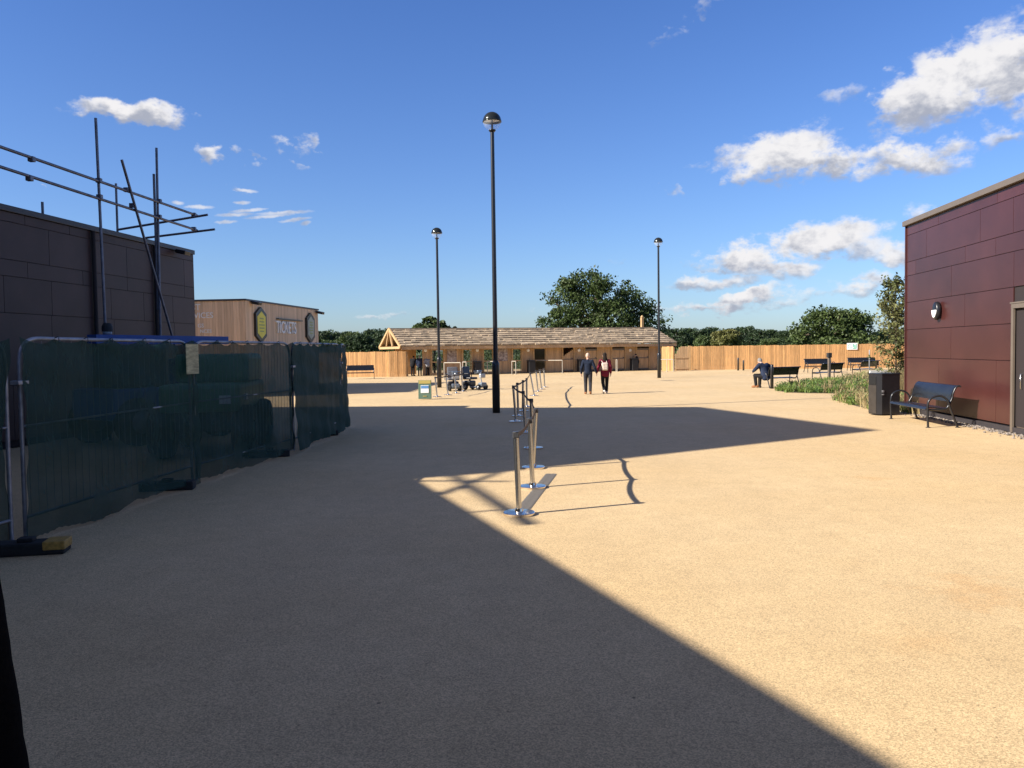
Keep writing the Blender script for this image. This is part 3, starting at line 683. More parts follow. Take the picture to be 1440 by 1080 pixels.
# finial post at right end of the roof
x, z = sxz(930, 470); c = MB(); c.box(x-0.11, x+0.11, DEP/2-0.11, DEP/2+0.11, RZ, RZ+0.95, ch=0.02); c.lathe([(0.0, 0.0), (0.13, 0.02), (0.13, 0.1), (0, 0.22)], 10, Matrix.Translation((x, DEP/2, RZ+0.94))); c.build('finial', M['wood_beam'], sh)

# ---------------------------------------------------------------- timber fences
def fence(pts, H, label, name='timber_fence', seed=1, w=0.15, m=None, jag=0.02):
    rnd = random.Random(seed); p0 = Vector(pts[0]); e = empty(name, p0, 0, label, 'fence')
    b = MB(); r_ = MB()
    for A, B in zip(pts[:-1], pts[1:]):
        A = Vector(A)-p0; B = Vector(B)-p0; d = (B-A); L = d.length; d.normalize(); n = Vector((-d.y, d.x, 0))
        if n.y < 0: n = -n
        x = 0
        while x < L-0.01:
            x2 = min(x+w, L); a = A+d*(x+0.006); c_ = A+d*(x2-0.006); hh = H+rnd.uniform(-jag, jag); t = n*0.02; o = n*rnd.choice((0, 0.012))
            b.add([a+o, c_+o, c_+t+o, a+t+o]+[v+Vector((0, 0, hh)) for v in (a+o, c_+o, c_+t+o, a+t+o)], [(3, 2, 1, 0), (4, 5, 6, 7), (0, 1, 5, 4), (1, 2, 6, 5), (2, 3, 7, 6), (3, 0, 4, 7)])
            x = x2
        for z in (0.35, H*0.55, H-0.3): r_.beam(A+n*0.07+Vector((0, 0, z)), B+n*0.07+Vector((0, 0, z)), 0.05, 0.09)
        k = int(L/2.4)+1
        for i in range(k+1):
            q = A+d*(L*i/k)+n*0.1; r_.box(q.x-0.05, q.x+0.05, q.y-0.05, q.y+0.05, 0, H-0.08)
    b.build('boards', m or M['wood_fence'], e); r_.build('rails', M['wood_beam'], e)
    return e
FR0 = G(971, 520.3); FR1 = G(1245, 517.0); FR1 = FR1 + (FR1-FR0)*1.2
HF = hz(1100, G(1100, 519), 485.3)
fence([FR0, FR1], HF, 'long orange timber board fence across the right background', seed=2)
# end of fence by shelter: lit splayed panel and shaded gap
a = G(931, 521.5); b2 = G(947, 521.5); 
fence([a, b2], HF+0.02, 'short sunlit board fence joining the shelter to the arched gap', seed=8)
q1 = G(949.5, 521.5); q2 = q1 + Vector((0.9, 3.4, 0))
c = MB()
pts = [(0, 0), (1.5, 0), (1.5, 1.2), (1.05, HF), (0.5, HF), (0, 1.25)]
ge = empty('arched_gate', q1, R(8), 'shaded timber gate with clipped top corners beside the shelter', 'gate')
for k in range(7):
    xa = k*0.16; xb = xa+0.15; zt = min(HF, 1.25+ (xa+0.08)*1.6); c.box(xa, xb, -0.02, 0.02, 0.02, zt)
c.build('boards', M['wood_wall'], ge)
for z_ in (0.15, 1.0):
    c = MB(); c.box(-0.02, 1.12, -0.06, -0.022, z_, z_+0.1); c.build('rail', M['wood_wall'], ge)
c = MB(); c.box(1.14, 1.28, -0.07, 0.07, 0.0, HF+0.05); c.build('post', M['wood_beam'], ge)
# left fence
a = G(478, 530.5) ; a = a + (a-G(548, 530))*1.5; b2 = G(548, 529.8)
HL = hz(510, G(510, 530), 495.0)
fence([a, b2], HL, 'timber board fence behind the black bench on the far left', seed=4, w=0.14)
fence([G(548.5, 530.0), G(571.5, 529.6)], HL+0.02, 'short timber board fence against the left end of the shelter', seed=5, w=0.14)

# ---------------------------------------------------------------- lamps
def lamp_post(base, ztop, label, first=None):
    e = empty('lamp_post', base, R(40), label, 'lamp post', 'globe topped lamp posts on the paving')
    Rg = 0.275; zc = ztop-Rg
    c = MB(); c.lathe([(0.0, 0), (0.115, 0.0), (0.115, 1.42), (0.105, 1.5), (0.075, 1.58), (0.0, 1.585)], 20); c.box(-0.003, 0.118, -0.045, 0.045, 0.5, 1.0, ch=0.003)
    c.build('pole_base', M['black'], e)
    c = MB(); c.tube([(0, 0, 1.5), (0, 0, zc-Rg-0.02)], [0.072, 0.058], 16); c.build('pole', M['black'], e)
    c = MB(); c.lathe([(0.0, zc-Rg-0.05), (0.06, zc-Rg-0.05), (0.11, zc-Rg+0.0), (0.10, zc-Rg+0.03), (0.03, zc-Rg+0.05), (0.022, zc+0.04), (0.03, zc+0.07), (0, zc+0.08)], 16); c.build('stem', M['black'], e)
    c = MB(); pr = [(Rg*math.cos(a), zc+Rg*math.sin(a)) for a in [math.pi/2*k/10 for k in range(11)]]; pr[-1] = (0.0, zc+Rg)
    c.lathe([(Rg*0.97, zc-0.02), (Rg*1.03, zc-0.02), (Rg*1.03, zc+0.01)] + pr, 28); c.build('dome', M['gloss_dome'], e)
    c = MB(); c.lathe([(0, zc+0.03), (Rg*0.95, zc+0.035)], 24); c.build('reflector', M['white'], e)
    c = MB(); c.lathe([(0.11, zc-Rg*0.93)] + [(Rg*0.98*math.cos(a), zc+Rg*0.98*math.sin(a)) for a in [-math.pi/2*k/10 for k in range(8, -1, -1)]], 28); c.build('bowl', M['clear'], e)
    return e
M['gloss_dome'] = mat('dome_metal', (0.05, 0.055, 0.05), 0.18, 0.7, var=0.1)
B = G(698, 580.5); lamp_post(B, hz(690, B, 157.5), 'tallest black lamp post with a globe head in the middle of the paving')
B = G(618, 545); lamp_post(B, hz(615, B, 320), 'left background black lamp post behind the green sign')
B = G(927, 531.5); lamp_post(B, hz(926, B, 334), 'right background black lamp post before the shelter corner')

# ---------------------------------------------------------------- stanchions and belts
def stanchion(px, py, topx=None, H=None, label=None, thin=False):
    p = G(px, py); H = H or 0.96
    e = empty('queue_post', p, 0, label, 'queue post', 'steel queue posts on round bases')
    lean = 0
    if topx is not None:
        dep = p.y; lean = (topx-px)/F*dep - 0.014*-0
    c = MB(); rb = 0.185
    c.lathe([(0, 0.0), (rb, 0.0), (rb, 0.026), (rb*0.96, 0.034), (rb*0.6, 0.038), (0.05, 0.042), (0.045, 0.07), (0, 0.07)], 40, None, False); c.build('base', M['chrome'], e)
    c = MB(); c.tube([(0, 0, 0.05), (lean, 0, H-0.07)], 0.032, 16); c.build('pole', M['steel'], e)
    c = MB(); c.tube([(lean*0.99, 0, H-0.072), (lean, 0, H)], [0.04, 0.038], 14); c.box(lean-0.03, lean+0.03, -0.045, -0.03, H-0.065, H-0.01); c.build('cap', M['capm'], e)
    e['_'] = 0; del e['_']
    return p + Vector((lean, 0, H-0.035))
M['capm'] = mat('cap_plastic', (0.05, 0.05, 0.052), 0.4)
ORD = ['nearest', 'second nearest', 'third', 'fourth', 'fifth', 'sixth', 'seventh', 'eighth', 'ninth', 'tenth', 'eleventh', 'twelfth', 'thirteenth']
SP = [(730, 723.5, 727), (749, 686, 746), (750, 658.5, 754.5), (750, 631, 748), (739, 609, 736.5), (725.5, 593.5, 722.5), (729, 585.5, 728), (735, 578.5, 736), (741, 572.5, 741), (751, 557, 746), (756.5, 551, 754), (761.5, 548, 759), (766, 545, 765)]
tops = []
for i, (x, y, tx) in enumerate(SP):
    tops.append(stanchion(x, y, tx, None, '%s steel queue post of the middle line, counted from the camera' % ORD[i]))
def belt(a, b2, sag, label, g='queue belts between the middle posts'):
    n = 10; c = MB(); pts = []
    for k in range(n+1):
        t = k/n; p = a.lerp(b2, t); p.z -= sag*4*t*(1-t); pts.append(p)
    d = (b2-a); d.z = 0; d.normalize(); nn = Vector((-d.y, d.x, 0))
    for p, q in zip(pts[:-1], pts[1:]):
        tw = 0.0015; hh = 0.025
        vs = [p+nn*s*tw+Vector((0, 0, z)) for s in (-1, 1) for z in (-hh, hh)] + [q+nn*s*tw+Vector((0, 0, z)) for s in (-1, 1) for z in (-hh, hh)]
        c.add(vs, [(0, 1, 5, 4), (2, 6, 7, 3), (1, 3, 7, 5), (0, 4, 6, 2)])
    tag(c.build('queue_belt', M['belt']), label, 'belt', g)
for i, (a, b2) in enumerate(zip(tops[:-1], tops[1:])):
    belt(a, b2, [0.045, 0.03, 0.03, 0.05, 0.04][i] if i < 5 else 0.03, 'dark belt from the %s to the %s queue post of the middle line' % (ORD[i], ORD[i+1]))
LP = [(614.5, 558.6, 612.5), (630, 556, 627.5), (641.5, 553.5, 639.5), (650.5, 551, 649.5)]
lt_ = []
nm = ['nearest the green sign', 'second from the green sign', 'in front of the left scooter', 'between the two scooters']
for i, (x, y, tx) in enumerate(LP): lt_.append(stanchion(x, y, tx, 0.84, 'slim steel queue post %s' % nm[i]))
belt(lt_[0], lt_[1], 0.02, 'belt between the two queue posts nearest the green sign', 'queue belts by the scooters')
belt(lt_[1], lt_[2], 0.02, 'belt ending at the queue post in front of the left scooter', 'queue belts by the scooters')
belt(lt_[2], lt_[3], 0.02, 'belt ending at the queue post between the two scooters', 'queue belts by the scooters')

# narrow dark strip of paired slats laid on the paving
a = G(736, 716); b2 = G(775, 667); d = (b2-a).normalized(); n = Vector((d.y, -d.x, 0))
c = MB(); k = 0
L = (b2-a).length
M['slats'] = mat('slat_strip', (0.19, 0.165, 0.13), 0.6, 0.2, var=0.15, vscale=20)
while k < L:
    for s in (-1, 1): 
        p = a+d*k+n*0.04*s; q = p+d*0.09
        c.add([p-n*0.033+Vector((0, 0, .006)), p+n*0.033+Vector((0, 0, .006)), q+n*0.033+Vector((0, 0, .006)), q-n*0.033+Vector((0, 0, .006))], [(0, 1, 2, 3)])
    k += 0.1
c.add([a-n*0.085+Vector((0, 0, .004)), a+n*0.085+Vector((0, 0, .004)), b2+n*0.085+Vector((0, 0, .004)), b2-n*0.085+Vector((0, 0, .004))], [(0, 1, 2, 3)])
tag(c.build('slat_strip', M['slats']), 'narrow dark slatted strip on the paving behind the nearest queue post', 'slats')

# ---------------------------------------------------------------- rails before the gates
M['rail_m'] = mat('satin_rail', (0.36, 0.32, 0.26), 0.5, 0.3, var=0.15)
def rail(pxs, py, label, H=1.0, ztop=None):
    p = [G(x, py) for x in pxs]; e = empty('queue_rail', p[0], 0, label, 'rail', 'steel rails before the shelter gates')
    for q in p:
        c = MB(); v = q-p[0]; c.tube([(v.x, v.y, 0), (v.x, v.y, H)], 0.035, 8); c.lathe([(0, 0), (0.12, 0), (0.12, 0.02), (0, 0.03)], 12, Matrix.Translation(v)); c.build('post', M['rail_m'], e)
    if len(p) > 1:
        c = MB(); v = p[-1]-p[0]; c.tube([(0, 0, H), (v.x, v.y, H)], 0.035, 8); c.build('handrail', M['rail_m'], e)
rail((625, 648), 534, 'steel rail behind the left scooter', 1.1); rail((651, 656), 532, 'short steel rail behind the gap between the scooters', 1.1)
rail((685.5, 694), 526.5, 'steel rail directly left of the tall lamp post foot'); rail((720, 725.5), 526.5, 'steel rail right of the tall lamp post before the glazed door')
rail((752.5, 791), 524.5, 'wide steel rail ending before the gate with sloping top'); rail((866.5, 868), 522.5, 'single steel post before the middle board gate', 0.95)
rail((929, 938, 947), 522.5, 'steel rail with three posts before the sunlit board fence', 0.95)

# ---------------------------------------------------------------- litter bins by the shelter
def small_bin(px, label):
    x = wx(px); p = P0+ux*x-uy*0.45; e = empty('litter_bin', p, PHI, label, 'bin', 'black bins against the shelter wall')
    MB().box(-0.27, 0.27, -0.24, 0.24, 0.02, 0.95, ch=0.03).build('body', M['black_matt'], e)
    MB().box(-0.29, 0.29, -0.26, 0.26, 0.951, 1.05, ch=0.03).build('lid', M['black'], e)
small_bin(669, 'black bin against the shelter wall, leftmost of its kind'); small_bin(744, 'black bin beside the glazed door with the wide rail')
small_bin(814, 'black bin right of the gate with sloping top'); small_bin(888, 'black bin beside the person at the last gate')

# ---------------------------------------------------------------- benches
def make_bench(name='bench'):
    e = empty(name, (0, 0, 0))
    L = 1.0   # half length
    for s in (-1, 1):
        c = MB(); x = s*(L-0.06)
        c.tube([(x, -0.30, 0.0)] + path_arc([(x, -0.30, 0.02), (x, -0.31, 0.50), (x, -0.24, 0.66), (x, -0.06, 0.72), (x, 0.10, 0.64), (x, 0.17, 0.46), (x, 0.25, 0.24), (x, 0.34, 0.0)], 6), 0.024, 10)
        c.lathe([(0, 0), (0.05, 0), (0.05, 0.012), (0, 0.014)], 12, Matrix.Translation((x, -0.30, 0))); c.lathe([(0, 0), (0.05, 0), (0.05, 0.012), (0, 0.014)], 12, Matrix.Translation((x, 0.34, 0)))
        c.build('arm_hoop', M['black'], e)
    def strip(prof, th, xl):
        c = MB(); n = len(prof); vs = []
        P = [Vector((0, y, z)) for y, z in prof]
        for sx_ in (-xl, xl):
            for sg_ in (0, 1):
                for i, p in enumerate(P):
                    t = (P[min(i+1, n-1)]-P[max(i-1, 0)]).normalized(); nn = Vector((0, -t.z, t.y))
                    vs.append(Vector((sx_, p.y, p.z)) + nn*th*(sg_-0.5))
        fs = []
        for i in range(n-1):
            a, b_, c_, d_ = i, n+i, 2*n+i, 3*n+i
            fs += [(a, a+1, c_+1, c_), (b_, d_, d_+1, b_+1), (a, b_, b_+1, a+1), (c_, c_+1, d_+1, d_)]
        fs += [(0, 2*n, 3*n, n), (n-1, 2*n-1, 4*n-1, 3*n-1)]
        c.add(vs, fs, False); return c
    pr = [(p.y, p.z) for p in path_arc([(0, -0.34, 0.40), (0, -0.31, 0.45), (0, -0.2, 0.455), (0, 0.0, 0.43), (0, 0.12, 0.44)], 5)]
    strip(pr, 0.02, L-0.09).build('seat', M['gloss'], e)
    pr = [(p.y, p.z) for p in path_arc([(0, 0.19, 0.58), (0, 0.205, 0.66), (0, 0.23, 0.78), (0, 0.285, 0.90), (0, 0.35, 0.945), (0, 0.40, 0.92)], 5)]
    strip(pr, 0.02, L-0.09).build('backrest', M['gloss'], e)
    for s in (-1, 1):
        c = MB(); x = s*(L-0.085); c.tube([(x, p.y, p.z) for p in path_arc([(x, -0.33, 0.41), (x, 0.05, 0.41), (x, 0.15, 0.50), (x, 0.225, 0.66), (x, 0.25, 0.78), (x, 0.305, 0.90), (x, 0.37, 0.94), (x, 0.41, 0.915)], 5)], 0.022, 8)
        c.build('side_frame', M['black'], e)
    return e
p = G(1302, 601.5); q = G(1256, 589); 
bench0 = make_bench(); mid = (p+q)/2; dv = (q-p); rz = math.atan2(dv.y, dv.x)   # local +x along dv, front is local -y
# front must face left (away from wall): local -y -> (-AN). local x = -AX
bench0.rotation_euler = (0, 0, math.atan2(-AX.y, -AX.x) + math.pi + 0); 
def set_bench(o, front_mid, facing_deg, Ls, label, sc=1.0):
    """facing: direction the sitter looks, degrees from +x"""
    f = Vector((math.cos(R(facing_deg)), math.sin(R(facing_deg)), 0))
    o.rotation_euler = (0, 0, R(facing_deg)+math.pi/2); o.scale = (Ls, sc, sc); o.location = front_mid - f*0.30*sc
    tag(o, label, 'bench', 'black steel benches with looped arms')
set_bench(bench0, mid, math.degrees(math.atan2(-AN.y, -AN.x)), dv.length/1.9, 'glossy black bench with looped arms against the maroon wall')
def nb(x, y, ang, L, label, sc=1.0):
    o = copy_tree(bench0); set_bench(o, G(x, y), ang, L, label, sc); return o
manb = nb(1090, 544.5, 115, 0.95, 'black bench with a seated man beside the grass bed')
nb(1158, 535, 120, 0.92, 'black bench by the stake at the far edge of the grass bed')
nb(1155, 523.5, -85, 1.05, 'black bench close to the long fence behind the stake')
nb(1211, 529, 125, 0.95, 'black bench half hidden by the planting near the young tree')
nb(1216, 521, -90, 1.1, 'dark bench against the long fence behind the young tree')
nb(507, 533, -80, 1.0, 'black bench against the far left timber fence')

# ---------------------------------------------------------------- near litter bin
B = G(1258, 584); Bl = G(1228, 582)
M['void'] = mat('dark_opening', (0.003, 0.003, 0.003), 0.9)
M['brownish'] = mat('bin_front', (0.035, 0.030, 0.026), 0.35, var=0.2, vscale=8)
pb = G(1247, 584.5)+Vector((0.05, 0.30, 0)); e = empty('litter_bin', pb, R(-80), 'tall black litter bin with chamfered corner beside the glossy bench', 'bin')
zb = hz(1245, pb, 524.5)
hw = 0.27; hd = 0.33
oct_ = [(-hw+0.1, -hd), (hw-0.1, -hd), (hw, -hd+0.1), (hw, hd-0.05), (hw-0.05, hd), (-hw+0.05, hd), (-hw, hd-0.05), (-hw, -hd+0.1)]
c = MB(); c.prism(oct_, 0.03, zb-0.04); c.build('body', M['black'], e)
c = MB(); c.prism([(x*1.03, y*1.03) for x, y in oct_], zb-0.039, zb); c.build('lid', M['black'], e)
c = MB(); c.box(-hw+0.11, hw-0.11, -hd-0.011, -hd-0.002, zb-0.30, zb-0.09); c.build('opening', M['void'], e)
c = MB(); c.box(-hw+0.1, hw-0.1, -hd-0.009, -hd-0.001, 0.06, zb-0.32); c.build('door', M['brownish'], e)
c = MB(); c.box(hw+0.001, hw+0.02, -0.24, -0.18, 0.62, 0.68, ch=0.004); c.box(hw+0.001, hw+0.02, -0.24, -0.18, 0.55, 0.58, ch=0.004); c.build('lock', M['galv'], e)
pw = G(1226.5, 560)
e = empty('white_board', pw, R(10), 'white board edge standing behind the litter bin', 'board')
c = MB(); c.box(-0.1, 0.75, -0.02, 0.02, 0.12, hz(1226, pw, 521), ch=0.005); c.build('panel', M['white'], e)
c = MB(); c.box(-0.08, -0.02, -0.05, 0.05, 0.0, 0.119); c.box(0.6, 0.66, -0.05, 0.05, 0.0, 0.119); c.build('foot', M['grey'], e)

# ---------------------------------------------------------------- stakes and bollards
def post(px, yb, yt, w, m, label, name='bollard', cap=None, round_=True):
    p = G(px, yb); z = hz(px, p, yt); e = empty(name, p, 0.2, label, name.replace('_', ' '))
    r_ = w/2*p.y/F
    c = MB()
    if round_: c.lathe([(0, 0), (r_, 0), (r_, z-0.03), (r_*0.8, z), (0, z)], 14)
    else: c.box(-r_, r_, -r_, r_, 0, z, ch=0.01)
    c.build('shaft', m, e)
    if cap: c = MB(); c.box(-r_*1.8, r_*1.8, -r_*1.6, r_*1.6, z-cap, z+0.03, ch=0.015); c.build('head', M['black_matt'], e)
    return e
post(1085.5, 546.5, 512.5, 4.5, M['black'], 'dark grey bollard standing against the seated man\'s bench', cap=0.0)
post(1166, 536, 497, 3.2, M['coping'], 'wooden stake with a dark head by the grass bed', 'stake', cap=0.22, round_=False)
post(1222.5, 534, 492, 1.6, M['grey'], 'thin grey pole rising from the planting near the young tree', 'pole')
post(1038, 521, 503, 2.6, M['brownish'], 'short brown post before the long fence, left of the pair', 'post')
post(1045.5, 521, 506.5, 2.4, M['brownish'], 'short brown post before the long fence, right of the pair', 'post')
# green fire point sign on the fence
h = plane_hit(1198, 487.5, FR0, Vector((0, 1, 0)))
fd = (FR1-FR0).normalized(); fn = Vector((-fd.y, fd.x, 0))
h = plane_hit(1198, 487, FR0, fn); e = empty('assembly_sign', h - fn*0.06, math.atan2(fd.y, fd.x), 'small white and green symbol sign at the top of the long fence', 'sign')
M['sgreen'] = mat('sign_green', (0.05, 0.42, 0.28), 0.5)
MB().box(-0.42, 0.42, -0.01, 0.01, -0.27, 0.27).build('board', M['white'], e)
c = MB(); 
for k in range(8):
    an = k*math.pi/4+0.3; 
    if k in (0, ): continue
    c.box(-0.2+0.14*math.cos(an)-0.03, -0.2+0.14*math.cos(an)+0.03, -0.02, -0.011, 0.14*math.sin(an)-0.03, 0.14*math.sin(an)+0.03)
c.box(0.06, 0.34, -0.02, -0.011, -0.19, -0.12); c.box(0.28, 0.34, -0.02, -0.011, -0.119, 0.2); c.box(0.06, 0.12, -0.02, -0.011, -0.05, 0.2); c.box(0.17, 0.23, -0.02, -0.011, -0.1, 0.12)
c.build('symbol', M['sgreen'], e)

# ---------------------------------------------------------------- A-board sign
p = G(597.5, 562); z = hz(597, p, 534.5); e = empty('pavement_sign', p, R(3), 'green framed pavement sign with yellow top and white notice', 'sign')
wv = 18/2*p.y/F
Mt = Matrix.Rotation(R(-7), 4, 'X')
M['dgreen'] = mat('sign_frame_green', (0.10, 0.17, 0.12), 0.5, var=0.1)
M['syel'] = mat('sign_yellow', (0.42, 0.34, 0.10), 0.5)
MB().box(-wv, wv, -0.02, 0.02, 0.03, z, M=Mt, ch=0.006).build('board', M['dgreen'], e)
MB().box(-wv, wv, -0.012, 0.02, 0.03, z*0.98, M=Matrix.Translation((0, 0.3, 0)) @ Matrix.Rotation(R(7), 4, 'X'), ch=0.006).build('back_board', M['dgreen'], e)
MB().box(-wv+0.02, wv-0.02, -0.034, -0.022, z-0.14, z-0.01, M=Mt).build('header', M['syel'], e)
nz = MB().box(-wv*0.62, wv*0.62, -0.034, -0.022, 0.26, z-0.2, M=Mt).build('notice', M['white'], e)
M['sblue'] = mat('print_blue', (0.10, 0.25, 0.5), 0.5); M['sgrey'] = mat('print_grey', (0.45, 0.43, 0.42), 0.6)
MB().box(-wv*0.58, wv*0.58, -0.038, -0.035, z-0.33, z-0.22, M=Mt).build('notice_heading', M['sblue'], nz)
c = MB(); c.box(-wv*0.3, wv*0.3, -0.037, -0.035, 0.12, 0.15, M=Mt); c.build('footer', M['syel'], e)

# ---------------------------------------------------------------- mobility scooters
def scooter(p, heading, label, seatm):
    e = empty('mobility_scooter', p, heading, label, 'mobility scooter', 'mobility scooters beside the queue posts')
    # local: +x is forward
    for (x, r_, w) in ((-0.40, 0.15, 0.24), (0.46, 0.13, 0.24)):
        for s in (-1, 1):
            c = MB(); Mx = Matrix.Translation((x, s*w, r_)) @ Matrix.Rotation(math.pi/2, 4, 'X')
            c.lathe([(r_*0.55, -0.045), (r_*0.95, -0.045), (r_, -0.02), (r_, 0.02), (r_*0.95, 0.045), (r_*0.55, 0.045)], 20, Mx); wo_ = c.build('wheel', M['rubber'], e)
            c = MB(); c.lathe([(0, -0.03), (r_*0.56, -0.03), (r_*0.56, 0.03), (0, 0.03)], 16, Mx); c.build('rim', M['grey'], wo_)
    c = MB(); c.box(-0.15, 0.45, -0.22, 0.22, 0.10, 0.17, ch=0.02); c.box(0.36, 0.62, -0.17, 0.17, 0.16, 0.34, ch=0.04); c.build('deck', M['body_s'], e)
    c = MB(); c.box(-0.62, -0.14, -0.22, 0.22, 0.17, 0.42, ch=0.06); c.build('rear_cover', M['black'], e)
    c = MB(); c.tube([(-0.33, 0, 0.4), (-0.33, 0, 0.48)], 0.04, 10); c.build('seat_post', M['grey'], e)
    c = MB(); c.box(-0.56, -0.06, -0.25, 0.25, 0.47, 0.58, ch=0.04); c.build('seat', seatm, e)
    c = MB(); c.box(-0.06, 0.04, -0.23, 0.23, 0.0, 0.52, M=Matrix.Translation((-0.54, 0, 0.56)) @ Matrix.Rotation(R(-10), 4, 'Y'), ch=0.045); c.build('backrest', seatm, e)
    for s in (-1, 1):
        c = MB(); c.box(-0.52, -0.12, s*0.29-0.03, s*0.29+0.03, 0.72, 0.77, ch=0.015); c.beam((-0.5, s*0.27, 0.52), (-0.5, s*0.29, 0.73), 0.03, 0.03); c.build('armrest', M['black'], e)
    c = MB(); c.tube([(0.46, 0, 0.3), (0.30, 0, 0.80)], 0.03, 10); c.build('tiller', M['grey'], e)
    c = MB(); c.box(0.22, 0.36, -0.13, 0.13, 0.76, 0.90, ch=0.04); c.tube([(0.22, -0.27, 0.86), (0.27, 0, 0.88), (0.22, 0.27, 0.86)], 0.02, 8); c.build('handlebar', M['body_s'], e)
    c = MB(); c.ball((0.37, 0, 0.78), (0.03, 0.04, 0.035)); c.build('headlight', M['white'], e)
    c = MB(); c.box(0.42, 0.56, -0.16, 0.16, 0.55, 0.74, ch=0.03); c.build('basket', M['grey'], e)
    return e
M['body_s'] = mat('scooter_paint', (0.13, 0.16, 0.20), 0.25, 0.2); M['seat_g'] = mat('grey_vinyl', (0.12, 0.12, 0.13), 0.5, var=0.2); M['seat_b'] = mat('black_vinyl', (0.02, 0.02, 0.024), 0.4)
s1 = scooter(G(639, 549.5), R(-78), 'left mobility scooter with grey seat facing the camera', M['seat_g']); s1.scale = (.95, 1.1, 1.04)
s2 = scooter(G(668, 548), R(-38), 'right mobility scooter with dark seat turned to the right', M['seat_b']); s2.scale = (.95, 1.1, 1.04)

# ---------------------------------------------------------------- netted mesh fence panels on the left
def net_mat(lo, hi):
    m = bpy.data.materials.new('green_netting'); m.use_nodes = True; t = m.node_tree; b = t.nodes['Principled BSDF']
    out = [n for n in t.nodes if n.type == 'OUTPUT_MATERIAL'][0]
    b.inputs['Base Color'].default_value = (0.022, 0.066, 0.052, 1); b.inputs['Roughness'].default_value = 0.75; b.inputs['Specular IOR Level'].default_value = 0.3
    tr = t.nodes.new('ShaderNodeBsdfTransparent'); mx = t.nodes.new('ShaderNodeMixShader')
    tl = t.nodes.new('ShaderNodeBsdfTranslucent'); tl.inputs[0].default_value = (0.03, 0.08, 0.06, 1); m2 = t.nodes.new('ShaderNodeMixShader'); m2.inputs[0].default_value = 0.3
    t.links.new(b.outputs[0], m2.inputs[1]); t.links.new(tl.outputs[0], m2.inputs[2])
    tcn = t.nodes.new('ShaderNodeTexCoord'); n = t.nodes.new('ShaderNodeTexNoise'); n.inputs['Scale'].default_value = 1.3; n.inputs['Detail'].default_value = 3; t.links.new(tcn.outputs['Object'], n.inputs['Vector'])
    rp = t.nodes.new('ShaderNodeMapRange'); rp.inputs[1].default_value = 0.3; rp.inputs[2].default_value = 0.7; rp.inputs[3].default_value = lo; rp.inputs[4].default_value = hi
    t.links.new(n.outputs[0], rp.inputs[0]); t.links.new(rp.outputs[0], mx.inputs[0])
    t.links.new(tr.outputs[0], mx.inputs[1]); t.links.new(m2.outputs[0], mx.inputs[2]); t.links.new(mx.outputs[0], out.inputs[0])
    w = t.nodes.new('ShaderNodeTexNoise'); w.inputs['Scale'].default_value = 2.6; w.inputs['Detail'].default_value = 6; w.inputs['Distortion'].default_value = 1.2; t.links.new(tcn.outputs['Object'], w.inputs['Vector'])
    bp = t.nodes.new('ShaderNodeBump'); bp.inputs['Strength'].default_value = 0.9; bp.inputs['Distance'].default_value = 0.05; t.links.new(w.outputs[0], bp.inputs['Height']); t.links.new(bp.outputs[0], b.inputs['Normal'])
    return m
M['net'] = net_mat(0.72, 0.86); M['net_far'] = net_mat(0.975, 0.99)
FP = [(Vector((-5.45, 4.9, 0)), G(20, 770)), (G(34, 768), G(272, 682)), (G(275, 681), G(411, 638)), (G(413, 638), G(480, 608)), (G(481, 607), G(487, 602))]
HP = 2.08
labs = ['netted mesh fence panel cut off by the left frame edge', 'nearest full mesh fence panel with green netting', 'middle mesh fence panel hung with green netting', 'farthest wide mesh fence panel hung with green netting', 'short return panel at the far end of the netted fence']
PM = []
